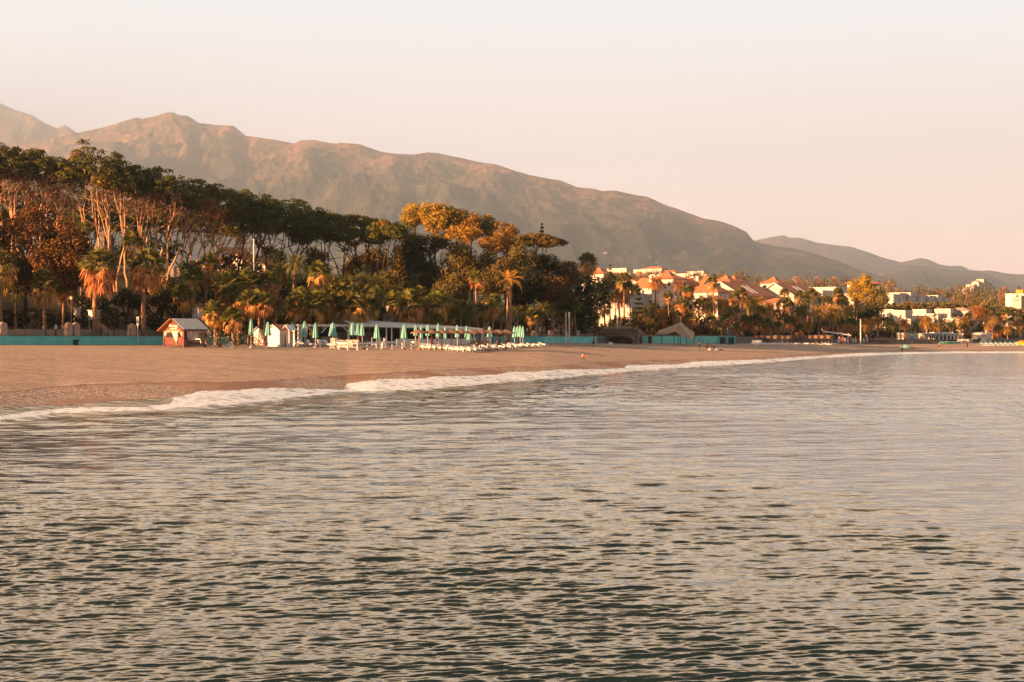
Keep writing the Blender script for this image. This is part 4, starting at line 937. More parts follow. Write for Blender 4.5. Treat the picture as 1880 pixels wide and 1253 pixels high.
for px, ty, by, d, wf in [(763,597,617,222,1.1),(773,599,622,218,1.0),(785.5,597,617,222,1.1),(804.5,595,620,216,1.1),(817.5,600.5,622,220,1.0),(839.5,598,620,222,1.2),(856.5,599,620,226,1.0),(861.5,606,625,212,1.2),(899,600.5,619.5,216,1.2)]: parasol(px, ty, by, d, wf, order=('closed turquoise parasol', 'of those rising behind the reed shades'))
for px, ty, by, d in [(944.5,600,620,232),(950,600,619,236),(955,598.5,619,234),(960,600,620,230)]: parasol(px, ty, by, d, 1.2, order=('closed turquoise parasol', 'of the tight right hand cluster'))
# ---------------- reed parasols
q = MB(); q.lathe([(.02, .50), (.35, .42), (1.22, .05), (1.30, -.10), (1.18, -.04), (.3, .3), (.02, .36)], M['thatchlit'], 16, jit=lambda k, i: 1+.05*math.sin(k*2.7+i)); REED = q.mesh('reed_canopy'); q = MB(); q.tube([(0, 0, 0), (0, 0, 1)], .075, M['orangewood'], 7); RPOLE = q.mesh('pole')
for px in (769.5, 792, 811, 828.5, 846, 867, 882, 898, 914, 929):
    d = 205+(px-769)*.05; p = at(px, d); z = zof(611.5, d)-p.z; t = thing('reed_parasol', p, 'parasol', None, 'reed parasols over the white loungers', order=('brown reed parasol', 'of the row over the white loungers'))
    inst('pole', RPOLE, t, scale=(1, 1, z+.3)); inst('reed_canopy', REED, t, (0, 0, z+.0), rz=px)
# ---------------- loungers
def lounger_meshes():
    f = MB()
    for y in (-.31, .31): f.box((0, y, .30), (1.95, .05, .07), M['white'])
    for x in (-.97, .97): f.box((x, 0, .30), (.05, .57, .07), M['white'])
    f2 = MB(); f2.box((0, 0, .135), (.07, .07, .27), M['white']); a = MB(); a.box((.3, 0, .39), (1.3, .56, .09), M['cream2']); b = MB()
    return f.mesh('frame'), f2.mesh('leg'), a.mesh('mattress')
M['cream2'] = mat('pale_mattress', (.74, .70, .66), .85)
LF, LL, LM = lounger_meshes()
def back_mesh(ang):
    b = MB(); c, s = math.cos(R(ang)), math.sin(R(ang)); Mx = Matrix.Translation((-.36, 0, .39)) @ Matrix.Rotation(R(ang), 4, 'Y'); b.box((-.33, 0, 0), (.66, .56, .08), M['cream2'], M=Mx); return b.mesh('backrest')
LB = [back_mesh(6), back_mesh(25), back_mesh(48)]
def lounger(p, rz, bk, order=None, label=None, group='white sun loungers in rows on the sand', legs=True, sc_=1.0):
    t = thing('sun_lounger', p, 'sun lounger', label, group, rz=rz, order=order, scale=sc_); inst('frame', LF, t); inst('mattress', LM, t); inst('backrest', LB[bk], t)
    if legs:
        for x in (-.8, .8):
            for y in (-.27, .27): inst('leg', LL, t, (x, y, 0))
fr = [(772,641.5),(800,643.5),(830,645.5),(858,648),(866,647.5),(890,645),(915,643),(940,640.5),(965,639),(990,637.5),(1003,636.8)]
k = 0
for r in range(4):
    px = 774+r*3
    while px < (1003 if r == 0 else 985-r*14):
        y = poly(px, fr); d = ray_ground(px, float(y))+.9+r*2.35; p = at(px, d); lounger(p+Vector((0, 0, .02)), R(-52+3*math.sin(k*1.7)), (1, 1, 0)[k % 3], order=('white sun lounger', 'of the '+('front row nearest the sea', 'second row from the sea', 'third row from the sea', 'rearmost row by the bushes')[r]), legs=(r < 1)); k += 1
        px += 10.6+r*.9
for i, (px, py, rz) in enumerate([(545,637,-50),(556,636,-40),(569,637,-55),(582,637,-140),(591,636.5,-50),(603,637.5,-45),(548,633,-50),(575,632.5,-40),(597,633,-130)]):
    lounger(onbeach(px, py), R(rz), 2, order=('white lounger with raised back', 'between the huts and the curved rail'), group='raised white loungers by the huts', sc_=1.15)
# low white rails and bench of the terrace
def rail(pts, label):
    P_ = [onbeach(x, y) for x, y in pts]; t = thing('white_rail', P_[0], 'railing', label); m = MB(); m.tube([tuple(q-P_[0]+Vector((0, 0, .95))) for q in P_], .12, M['white'], 5); m.tube([tuple(q-P_[0]+Vector((0, 0, .45))) for q in P_], .07, M['white'], 5); m.build('rail', t)
    for q in P_: m = MB(); m.box((0, 0, .5), (.16, .16, 1.0), M['white']); m.build('post', t, loc=q-P_[0])
rail([(614,641),(622,642),(638,643.5),(656,643.8),(674,643.2),(690,642.2),(700,641.5)], 'curved low white rail around the sand terrace of the bar')
rail([(702,641),(720,641),(738,640.5),(755,640.5),(768,641)], 'straight low white rail left of the lounger rows')
def white_chair(px, py, order, rz=0):
    t = thing('white_chair', onbeach(px, py), 'chair', None, 'white slatted chairs at the rail', rz=rz, order=order)
    m = MB(); m.box((0, 0, .48), (.6, .6, .07), M['white']); m.build('seat', t)
    m = MB(); [m.box((-.24+.12*k, .28, .95), (.07, .05, .95), M['white']) for k in range(5)]; m.box((0, .28, 1.42), (.62, .06, .1), M['white']); m.build('backrest', t)
    for x in (-.26, .26):
        for y in (-.26, .26): m = MB(); m.box((x, y, .22), (.07, .07, .45), M['white']); m.build('leg', t)
for i, (x, y) in enumerate([(610,641),(616,640),(699,639.5),(709,639),(686,638.5)]): white_chair(x, y, ('white slatted chair', 'of those standing by the curved rail'), rz=.4*i)
def sofa(px0, px1, py, lb):
    a, b = onbeach(px0, py), onbeach(px1, py); w_ = (b-a).length; t = thing('terrace_sofa', (a+b)/2, 'sofa', lb); m = MB(); m.box((0, 0, .35), (w_, .85, .38), M['cream']); m.build('seat', t); m = MB(); m.box((0, .42, .7), (w_, .2, .75), M['cream']); m.build('backrest', t)
    for x in (-w_/2-.08, w_/2+.08): m = MB(); m.box((x, 0, .42), (.15, .9, .62), M['cream']); m.build('armrest', t)
sofa(620, 642, 638, 'long cream sofa left on the bar terrace'); sofa(645, 659, 637.5, 'short cream sofa beside the flower planter')
bush(670, 627, 10, 638, 202, 'dark planter bush with white flowers among the terrace sofas', 9, 40); 
for i, (x, lb) in enumerate([(870,'low dark shrub behind the loungers under the first reed shades'),(890,'low dark shrub behind the loungers left of the round hut'),(915,'low dark shrub behind the loungers right of the round hut')]): bush(x, 625, 13, 631, 222, lb, 20+i, 8, leaf=.2)
# ================================================================ BEACH BAR
def bar():
    A, B_ = at(547, 214), at(884, 232); t = thing('beach_bar', A, 'building', 'long white beach bar with pergola, awning and open dark front')
    ax = (B_-A); ax.z = 0; L_ = ax.length; ax.normalize(); nv = Vector((-ax.y, ax.x, 0)); rz = math.atan2(ax.y, ax.x); t.rotation_euler.z = rz
    zg = 0.0; top = zof(598.5, 214)-A.z; top2 = zof(607, 232)-A.z
    def X(px, py_=None):   # distance along the bar of a photo column
        s = (px-940)/F; return (s*A.y-A.x)/(ax.x-s*ax.y)
    # pergola (left third)
    xe = X(642)
    m = MB(); m.box((xe/2, 0, top), (xe+.3, .18, .22), M['white']); m.box((xe/2, 4, top), (xe+.3, .18, .22), M['white']); [m.box((i*xe/9, 2, top+.16), (.1, 4.4, .12), M['white']) for i in range(10)]; m.build('pergola_beams', t)
    for px in (548, 553, 640): m = MB(); m.box((X(px), 0, top/2), (.22, .22, top), M['white']); m.build('post', t)
    for px in (548, 594, 636): m = MB(); m.box((X(px), 4, top/2), (.18, .18, top), M['white']); m.build('post', t)
    for px, s in ((548, 1), (575, -1), (590, 1), (640, -1)):
        x = X(px); m = MB(); m.tube([(x+.0, 0, top-1.1), (x+s*1.0, 0, top-.05)], .08, M['white'], 4); m.build('brace', t)
    # awning roof (right two thirds) sloping to the sea
    x0, x1 = X(640), X(884); m = MB(); th = .35
    n = 12; vs = []; fs = []
    for i in range(n+1):
        f = i/n; x = x0+(x1-x0)*f; z = top+.18+(top2-top)*f*.9; hgt = .95*(1-f*.7)
        vs += [(x, -.6, z-.25), (x, -.6, z+.05), (x, 3.2, z+hgt), (x, 6.2, z+hgt*.7), (x, 6.2, z)]
    for i in range(n):
        for j in range(4): fs.append((i*5+j, (i+1)*5+j, (i+1)*5+j+1, i*5+j+1))
    m.add(vs, fs, M['white']); m.build('awning', t)
    for px in (707, 716.5, 723, 733, 749, 760, 781, 797, 812, 826, 838, 850, 868, 882):
        x = X(px); f = (x-x0)/(x1-x0); z = top+.1+(top2-top)*f*.9; m = MB(); m.box((x, -.45 if px not in (723, 749, 797) else 2.5, z/2), (.14, .14, z), M['white']); m.build('post', t)
    # back wall with the interior shade painted in, counter
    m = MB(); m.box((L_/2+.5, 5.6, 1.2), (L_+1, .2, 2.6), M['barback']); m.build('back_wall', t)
    m = MB(); m.box((X(682), 4.6, 1.0), (7.5, .5, 2.0), M['sandstone2']); m.build('service_wall', t); m = MB(); m.box((X(593), 3.4, 1.0), (.9, .6, 2.0), M['sandstone2']); m.build('chimney_breast', t)
    m = MB(); m.box((X(623), 3.2, .65), (3.0, .7, 1.3), M['sandstone']); m.build('counter', t); m = MB(); m.box((X(760), 2.0, .62), (16, .6, .14), M['glass']); m.box((X(760), 2.0, .3), (15.6, .5, .5), M['white']); m.build('counter', t)
    m = MB(); m.box((X(792), -1.2, .45), (X(856)-X(716), .14, .95), M['pwall']); m.build('low_wall', t)
    for k, px in enumerate((640, 652, 676, 700, 712, 730)): m = MB(); m.box((X(px), 1.2, .7), (.9, .9, .06), M['white']); m.tube([(X(px), 1.2, 0), (X(px), 1.2, .7)], .05, M['grill'], 5); m.build('table', t)
M['barback'] = mat('bar_interior_shade', (.035, .04, .045), .7); M['sandstone2'] = mat('shaded_plaster', (.28, .22, .18), .9); M['pwall'] = mat('pale_blue_white_paint', (.62, .68, .68), .6)  # near-black back wall and shaded plaster carry the interior shade in their colour
bar()
def thatch_roof():
    d = 236; p = at(672, d); t = thing('thatched_building', p, 'building', 'thatched restaurant roof with three small cupolas behind the white awning'); zb = zof(599, d)-p.z; zt = zof(587, d)-p.z
    m = MB(); m.box((0, 2, zb/2), (11, 5, zb), M['sandstone2']); m.build('wall', t)
    def hip(m, cx, w_, dp, z0, z1, top_, mt_): 
        a, b = w_/2, dp/2; c = top_/2; m.add([(cx-a, -b+2, z0), (cx+a, -b+2, z0), (cx+a, b+2, z0), (cx-a, b+2, z0), (cx-c, 1.8, z1), (cx+c, 1.8, z1), (cx+c, 2.2, z1), (cx-c, 2.2, z1)], [(0,1,5,4),(1,2,6,5),(2,3,7,6),(3,0,4,7),(4,5,6,7),(3,2,1,0)], mt_)
    for a_, b_ in ((612, 664), (655, 706), (694, 740)):
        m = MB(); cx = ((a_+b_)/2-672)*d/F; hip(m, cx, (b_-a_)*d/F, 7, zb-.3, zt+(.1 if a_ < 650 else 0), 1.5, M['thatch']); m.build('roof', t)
    for px, pt, w_ in ((635, 575, 3.4), (676, 573, 2.2), (711, 573, 2.4)):
        x = (px-672)*d/F; z0 = zof(589, d)-p.z; z1 = zof(581, d)-p.z; zt2 = zof(pt+1, d)-p.z; m = MB(); m.box((x, 2, (z0+z1)/2), (w_*.62, 1.4, z1-z0+.1), M['white']); cu = m.build('cupola', t)
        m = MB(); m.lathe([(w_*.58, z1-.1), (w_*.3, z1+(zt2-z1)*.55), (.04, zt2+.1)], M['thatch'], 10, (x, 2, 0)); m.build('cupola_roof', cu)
    return
thatch_roof()
def flag(px, ty, by, d, m1, label, lean=0):
    p = at(px, d); z0 = zof(by, d)-p.z; z1 = zof(ty, d)-p.z; t = thing('flag', p, 'flag', label); m = MB(); m.tube([(0, 2, 0), (0, 2, z0), (lean, 2, z1)], .045, M['white'], 5); m.build('pole', t)
    m = MB(); n = 6; vs = []
    for i in range(n+1):
        v = i/n; z = z1-.15-(z1-z0)*.8*v; vs += [(lean*(1-v)+.03, 1.98, z), (lean*(1-v)+.38+.08*math.sin(i*2), 1.9+.1*math.sin(i*1.3), z-.15)]
    m.add(vs, [(2*i, 2*i+1, 2*i+3, 2*i+2) for i in range(n)], m1 if not isinstance(m1, str) else M[m1]); m.build('cloth', t)
flag(637.5, 542, 574, 236, 'parasol', 'limp white and turquoise flag on leftmost cupola pole'); flag(676.5, 537, 572, 236, 'yellow', 'limp orange flag on the middle cupola pole'); flag(709, 548, 572, 236, 'white', 'bare leaning white flagpole with furled flag on the right cupola', -.3)
def round_hut():
    d = 240; p = at(893, d); t = thing('round_kiosk', p, 'hut', 'small white kiosk with brown conical roof behind the reed shades'); z = zof(609, d)-p.z; m = MB(); m.lathe([(.85, -.3), (.85, z)], M['white'], 10); m.build('wall', t)
    m = MB(); m.lathe([(1.15, z-.05), (.5, z+.6), (.04, z+.95)], M['terra'], 10); m.build('roof', t); m = MB(); m.box((0, -.87, z*.7), (.5, .04, .4), M['glass']); m.build('window', t)
round_hut()
for px, r_ in ((1039, .09), (1045, .09)):
    p = onbeach(px, 630.5); h = zof(575.5, p.y)-p.z; m = MB(); m.tube([(0, 0, -.2), (0, 0, h)], [r_*1.3, r_], M['white'], 8); m.lathe([(r_*1.6, h), (r_*1.6, h+.12), (.02, h+.16)], M['white'], 8); o = m.build('white_pole'); o.location = p; tag(o, 'pole', None, 'tall white poles by the turquoise wall', ('tall white pole', 'of the pair before the turquoise wall'))
# ================================================================ PALMS
def row(lst, desc, ctx, group):
    for i, q in enumerate(lst):
        px, py, d, s, kind = q[:5]; lab = q[5] if len(q) > 5 else None
        if px > 1180 and kind == 'dateg' and not lab and i % 2: kind = 'date'  # alternate right-hand palms take the orange leaf to paint in sun glow
        if px > 300 and kind == 'fand' and not lab and i % 3: kind, s = 'fan', s*1.12
        palm(px, py, d, s, kind, i, desc=None if lab else desc[kind] if isinstance(desc, dict) else desc, ctx=ctx, label=lab, group=group)
ZL = [(2,492,203,1.5,'fand','shaggy fan palm cut off by the left edge'), (82,523,205,1.05,'fan','fan palm with short bare trunk behind the walking person'), (116,534,209,.8,'fan','small fan palm just right of the walking person'),
 (178,492,206,1.45,'fand','tall drooping fan palm above the paired gate pillars'), (264,490,210,1.55,'fand','tall fan palm with long hanging dead skirt left of the kiosk'), (234,446,228,.95,'fan','bright sunlit fan palm on the terrace under the pines'),
 (132,410,229,.8,'dateg','small yellow lit palm at foot of the pale pine trunks'), (148,420,227,.7,'dateg','second small yellow lit palm beside the pale pine trunks'), (376,487,226,1.0,'fand','fan palm with pink dead fronds on the upper terrace'),
 (352,510,224,.8,'fan','small fan palm on the slope right of the stone terrace wall'), (338,545,216,.9,'fan','dark low fan palm above the white tower'), (30,540,208,.8,'dateg','shadowy low palm in the dark corner at left')]
row(ZL, '', '', 'palms on the slope at left')
ZC = [(395,574,209,1.0,'fand'),(424,525,222,1.0,'fand'),(455,523,222,1.2,'fan'),(477,552,214,.95,'fand'),(457,555,212,.85,'fand'),(486,556,212,.8,'fand'),(497,520,224,1.15,'fand'),(438,548,216,1.05,'fand'),(430,585,207,.8,'fand'),
 (412,545,219,.9,'fan'),(510,566,215,.9,'dateg'),(545,556,219,.95,'fand'),(564,550,220,1.0,'fand'),(586,504,230,1.15,'fand','sunlit fan palm with straight orange trunk standing above its neighbours'),(582,562,219,1.2,'fand'),(604,540,227,1.05,'fand'),
 (537,487,236,1.15,'dateg','tall feathery date palm between the hill houses and the orange trunk palm'),(515,503,238,1.0,'dateg'),(606,566,224,.9,'fand'),(621,535,230,1.0,'fan'),(637,559,222,1.05,'fand'),(659,566,222,1.15,'fand','fan palm growing up through the thatched roof beside the orange flag'),(678,563,226,.85,'fand'),
 (645,523,238,1.1,'dateg'),(692,527,240,1.25,'dateg'),(716,540,240,1.0,'dateg'),(727,556,232,1.0,'fan'),(747,562,231,1.45,'fand','widest shaggy fan palm right of the cupolas'),(765,545,238,1.0,'fand'),(786,574,236,.9,'fan'),(809,555,236,1.3,'fand','brightest golden fan palm in front of the dark grove'),
 (800,590,232,.7,'fan'),(824,582,238,.75,'fan'),(846,566,240,1.0,'dateg'),(862,572,241,1.1,'dateg'),(880,513,246,.75,'fan','fan palm with leaning orange trunk left of the yellow crowned palm'),(886,566,243,.85,'fan'),(903,560,243,.85,'fan'),(918,578,247,.8,'dateg'),
 (952,575,256,.9,'dateg'),(975,580,262,.8,'fan'),(992,570,264,.9,'dateg'),(1015,570,270,.9,'dateg'),(1040,585,272,.8,'fan'),(1058,560,276,.9,'dateg')]
row(ZC, {'fand': 'brown skirted fan palm', 'fan': 'green fan palm', 'dateg': 'dark green feathery palm'}, 'of those behind the beach bar', 'palms behind the beach bar')
palm(933, 517, 250, 1.12, 'datey', 1, label='tall lone palm with sparse yellow fronds and thick bare trunk', tr=1.9)
ZR1 = [(1085,483,305,1.15,'fand','tall round crowned fan palm against the mountain'),(1146,517,326,1.0,'fan','tall slim fan palm before the white modern villa'),(1157,530,322,.9,'fan','shorter slim fan palm crossing the white modern villa'),
 (1135,553,312,.85,'date','feathery palm with thin upright trunk on the sand near the white box'),(1112,563,302,.75,'fand','palm with thick shaggy orange trunk beside the dark hut'),(1090,578,298,.8,'date','short palm left of the shaggy orange trunk'),
 (1072,600,288,.7,'dateg','squat dark palm beside the end of the turquoise wall'),(1208,522,350,.95,'date','dark feathery palm with tall trunk right of the villa'),(1243,526,352,.95,'date','feathery palm below the orange pyramid roof'),(1229,545,345,.75,'fan','fan palm with bare trunk above the tan tent'),
 (1267,536,350,.95,'fand','orange lit fan palm with pale trunk right of the pyramid roof'),(1310,518,390,.85,'fand','bright orange fan palm in front of the roofs'),(1252,560,345,1.0,'fand'),(1283,562,348,1.0,'fan'),(1299,558,352,1.1,'dateg'),(1318,562,356,1.05,'dateg'),
 (1190,570,336,.9,'dateg'),(1215,578,338,.9,'dateg'),(1176,575,334,.75,'fan'),(1240,580,340,.8,'fan'),(1270,585,342,.9,'fan'),(1305,590,345,.8,'fan'),(1126,595,308,.7,'dateg'),(1196,598,330,.7,'fand')]
row(ZR1, {'fand': 'shaggy fan palm', 'fan': 'small fan palm', 'date': 'golden feathery palm', 'dateg': 'dark feathery palm'}, 'of those behind the tan tent', 'palms between the villa and the tent')
rr = random.Random(5)
ZR2 = [(1345,548,365,1.05,'fand'),(1358,540,372,.9,'fan'),(1347,572,355,.8,'fand'),(1372,555,372,1.0,'date'),(1385,562,370,1.1,'dateg'),(1400,556,380,1.0,'dateg'),(1412,568,375,1.0,'date'),(1437,540,388,.85,'fan','tallest fan palm between the two white gable houses'),(1436,560,384,.95,'fand'),
 (1428,577,378,.75,'fand'),(1450,560,388,.8,'fan'),(1465,545,395,1.0,'fan'),(1480,552,392,1.0,'dateg'),(1493,541,402,.95,'fan'),(1508,556,400,1.0,'dateg'),(1533,540,415,.85,'fan'),(1520,555,410,1.0,'fan'),(1548,556,415,1.0,'fand'),
 (1366,590,362,.85,'fand'),(1388,592,362,.9,'fand'),(1408,596,366,.85,'fand'),(1430,600,368,.8,'fand'),(1452,592,375,.9,'fand'),(1473,578,384,1.0,'fand'),(1505,577,386,1.3,'date','broad glowing date palm behind the reed shades'),(1530,577,390,1.25,'date','second broad glowing date palm behind the white canopy'),
 (1487,600,380,.8,'date'),(1545,594,392,.95,'fand'),(1562,596,395,.9,'fand'),(1572,560,418,.9,'dateg'),(1560,575,402,.9,'dateg'),(1335,585,352,.7,'fan'),(1325,600,345,.7,'dateg'),(1350,602,350,.7,'fan'),(1515,598,386,.8,'fand'),(1468,604,376,.7,'fand'),(1440,585,376,.8,'dateg'),(1398,575,372,.8,'fand')]
row(ZR2, {'fand': 'orange skirted fan palm', 'fan': 'golden lit fan palm', 'date': 'glowing feathery palm', 'dateg': 'dark feathery palm'}, 'of those behind the thatched shades', 'palms behind the thatched shades')
ZR3 = [(1592,598,408,1.15,'date','large glowing date palm left of the curved lamp post'),(1613,593,412,1.2,'date','drooping date palm nearest the curved lamp post'),(1700,592,440,1.15,'date','dark date palm in front of the white villa walls'),(1660,596,425,1.0,'dateg'),(1682,600,430,1.0,'dateg'),(1725,600,440,.8,'dateg'),
 (1638,600,420,.9,'dateg'),(1770,603,452,1.0,'fand'),(1762,590,455,.9,'date'),(1790,574,475,1.15,'date'),(1806,577,478,1.1,'date'),(1822,590,470,.9,'date'),(1834,582,482,.9,'dateg'),(1850,606,470,.95,'date','orange date palm standing on the far sand at right'),(1870,606,476,.9,'date'),(1832,606,472,.9,'fand'),(1815,600,468,.8,'date'),
 (1845,575,490,1.1,'fand'),(1868,585,490,1.0,'fand'),(1880,590,492,1.0,'fand'),(1776,582,470,.9,'fan'),(1745,598,448,.7,'fan'),(1715,604,445,.7,'fand'),(1895,600,480,1.0,'date'),(1858,590,486,.8,'fan')]
row(ZR3, {'fand': 'ruddy fan palm', 'fan': 'small fan palm', 'date': 'golden feathery palm', 'dateg': 'dull feathery palm'}, 'of those at the far right shore', 'palms along the far right shore')
# ================================================================ SHRUBS AND SMALL TREES
def rowt(lst, desc, ctx, group, seed, nm='shrub', cat='shrub', leaf=.34, nb=16, cover=1.2):
    for i, (cx, ty, hw, by, d, mt_) in enumerate(lst):
        tree(cx, ty, hw, by, d, mt_, seed+i, leaf=leaf, nb=nb, desc=desc[mt_] if isinstance(desc, dict) else desc, ctx=ctx, name=nm, cat=cat, group=group, cover=cover, fill=.3)
sh = []
for i, px in enumerate(range(-30, 600, 34)): sh.append((px+rr.uniform(-6, 6), 572-rr.uniform(0, 14), 24, 612, 206+px*.028+rr.uniform(0, 3), 'green'))
for i, px in enumerate(range(150, 640, 36)): sh.append((px+rr.uniform(-8, 8), 530+rr.uniform(-12, 10), 26, 585, 222+px*.02, 'green'))
for i, px in enumerate(range(300, 760, 34)): sh.append((px+rr.uniform(-8, 8), 497+rr.uniform(-10, 14), 26, 548, 234+px*.022, 'green' if i % 3 else 'olive'))
rowt(sh, {'green': 'dark shadowed shrub', 'olive': 'olive shrub'}, 'on the palm slope', 'shrubs on the palm slope', 500)
sh = [(px+rr.uniform(-6, 6), 560+rr.uniform(-14, 20), 24, 612, 244+(px-640)*.085, 'green' if i % 4 else 'olive') for i, px in enumerate(range(640, 1090, 28))]
rowt(sh, {'green': 'dark low tree', 'olive': 'olive low tree'}, 'under the grove behind the bar', 'low trees under the grove', 560, 'low_tree', 'tree', .36)
sh = [(px+rr.uniform(-5, 5), 585+rr.uniform(-8, 8), 20, 628, 318+(px-1100)*.17, 'brown') for px in range(1100, 1345, 21)]
rowt(sh, 'russet leafed small tree', 'in the row above the tan tent', 'russet trees above the tent', 600, 'small_tree', 'tree', .3, 14, .8)
sh = [(px+rr.uniform(-5, 5), 570+rr.uniform(-14, 12), 23, 615, 340+(px-1190)*.2, 'green') for px in range(1160, 1560, 24)]
rowt(sh, 'dark shadowy tree', 'between the palms at centre right', 'dark trees between the palms', 630, 'low_tree', 'tree', .42, 14)
sh = [(px+rr.uniform(-5, 5), 598+rr.uniform(-8, 8), 17, 628, 366+(px-1350)*.2, 'brown' if i % 3 == 0 else 'green') for i, px in enumerate(range(1350, 1600, 19))]
rowt(sh, {'brown': 'russet shrub', 'green': 'dark shrub'}, 'behind the thatched shades', 'shrubs behind the thatched shades', 660, leaf=.36, nb=12)
sh = [(px+rr.uniform(-5, 5), 602+rr.uniform(-10, 8), 20, 630, 440+(px-1620)*.2, 'olive' if i % 3 == 0 else 'green') for i, px in enumerate(range(1620, 1910, 22))]
rowt(sh, {'olive': 'olive shrub', 'green': 'dark shrub'}, 'at foot of the far right palms', 'shrubs at the far right shore', 690, leaf=.45, nb=12)
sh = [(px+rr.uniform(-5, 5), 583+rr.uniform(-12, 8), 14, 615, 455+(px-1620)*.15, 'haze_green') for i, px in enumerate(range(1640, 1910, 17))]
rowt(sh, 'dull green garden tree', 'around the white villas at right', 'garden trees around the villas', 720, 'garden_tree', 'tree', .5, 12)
B = [(1198,548,16,600,352,'green','dark tree filling the gap right of the villa'),(1222,560,15,605,350,'olive','olive shrub tree behind the left peak of the tent'),(1262,556,16,600,356,'green','dark tree under the brown roofs above the tent'),(1380,548,18,590,405,'green','dark tree in front of the left gable house'),(1300,540,15,590,400,'olive','olive tree under the long brown roof'),(1332,552,16,590,395,'green','dark tree under the bright orange fan palm'),(1470,556,16,590,420,'green','dark tree before the right gable house'),(1412,552,13,590,415,'olive','olive tree between the two gable houses'),(1120,498,22,560,340,'green','dark leafy tree in front of the first orange pointed roof'),(1098,508,20,570,318,'green','dark leafy tree just right of the tall round palm trunk'),(1142,512,16,560,345,'olive','olive tree left of the slim palms'),(1168,522,14,560,352,'green','small dark tree top right behind the slim palms'),(1571,508,16,560,455,'gold','golden round topped tree left of the twin crowned tree'),(1592,506,19,575,452,'gold','tall golden crowned tree rising above the far palms'),(1612,528,20,590,450,'olive','dark right flank tree of the tall golden crowned tree'),(1590,550,32,610,440,'green','dark tree mass under the tall golden crowns'),
 (1546,552,22,600,430,'olive','olive tree left of the tall golden crowns'),(1560,580,20,620,425,'green','dark tree behind the white canopy'),(1630,580,14,620,436,'green','dark narrow tree right of the curved lamp post'),(1647,592,12,622,438,'green','black green tree behind the curved lamp post')]
for i, (cx, ty, hw, by, d, m_, lb) in enumerate(B): tree(cx, ty, hw, by, d, m_, 750+i, leaf=.5, nb=34, label=lb, cover=1.6, fill=.35)
def cypress(px, ty, by, hw, d, lb):
    p = at(px, d); k = d/F; z1 = zof(ty, d)-p.z; t = thing('cypress', p, 'cypress tree', lb); bl = [(rr.uniform(-.2, .2)*hw*k, 0, z1*(.08+.9*i/14), hw*k*(1-(i/14.)**2*.85), z1*.07) for i in range(14)]
    C, Nn = blob_leaves(bl, .4, 1.5, 3, .2); o = bpy.data.objects.new('crown', leaf_mesh('crown', C, Nn, .4, M['green'], 1, 3)); COL.objects.link(o); o.parent = t; m = MB(); m.tube([(0, 0, -.2), (0, 0, z1*.6)], .15, M['darkbark'], 6); m.build('trunk', t)
cypress(1752, 562, 605, 5.5, 462, 'dark pointed cypress between the white villas'); cypress(1717, 575, 600, 4, 500, 'thin dark cypress left of the villas'); cypress(1236, 540, 600, 5, 375, 'slim dark cypress under the pyramid roof')
# pine belt at right and far forest
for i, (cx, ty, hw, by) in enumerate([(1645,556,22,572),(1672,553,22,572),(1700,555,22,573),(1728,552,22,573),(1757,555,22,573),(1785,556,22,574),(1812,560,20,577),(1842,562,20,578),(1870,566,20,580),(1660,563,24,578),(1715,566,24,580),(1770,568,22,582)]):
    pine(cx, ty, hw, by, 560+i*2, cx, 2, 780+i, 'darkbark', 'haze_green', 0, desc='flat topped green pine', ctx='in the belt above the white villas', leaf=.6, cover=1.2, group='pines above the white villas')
FP = []
k = 0
for d, py0, py1, a, b, st in ((1500, 528, 545, 1620, 1900, 13), (1150, 538, 556, 1625, 1905, 14), (900, 545, 560, 1720, 1905, 15), (1300, 520, 540, 1585, 1640, 12), (1250, 508, 530, 1392, 1560, 12), (1050, 500, 512, 1180, 1380, 13), (820, 503, 520, 1105, 1330, 15)):
    px = a
    while px < b:
        ty = py0+rr.uniform(-6, 5); m_ = rr.choice(['haze_green', 'haze_green', 'olive', 'gold_far']); FP.append((px, ty, rr.uniform(8, 13), py1+14, d+rr.uniform(-40, 40), m_)); px += st*rr.uniform(.7, 1.3)
M['gold_far'] = mat('far_ruddy_leaves', (.30, .17, .07), .9, isl=.4, spec=.1)
FMESH = {}
for i, (cx, ty, hw, by, d, m_) in enumerate(FP):
    key = (m_, i % 3); p = at(cx, d); kk = d/F; rx = hw*kk; h = max(zof(ty, d)-p.z, 6); 
    if key not in FMESH:
        bl = crown_blobs(1, 1, 1, 16, .42, i); C, Nn = blob_leaves(bl, .16, 1.3, i, .25); q = MB(); q.tube([(0, 0, -1.6), (0, 0, .3)], .07, M['darkbark'], 5); FMESH[key] = (leaf_mesh('crown', C, Nn, .16, M[m_], 1, i), q.mesh('trunk'))
    t = thing('far_tree', p, 'tree', None, 'far trees on the hazy rise', order=({'haze_green': 'hazy green far tree', 'olive': 'hazy olive far tree', 'gold_far': 'hazy ruddy far tree'}[m_], 'of the far wooded rise')); rz_ = h*.42
    inst('crown', FMESH[key][0], t, (0, 0, h-rz_), (rx, rx, rz_)); inst('trunk', FMESH[key][1], t, (0, 0, h-rz_), (rx, rx, rz_))
tree(1636, 508, 11, 545, 1300, 'gold_far', 801, leaf=.9, nb=16, label='tall ruddy tree clump on the far rise at left of the wood')
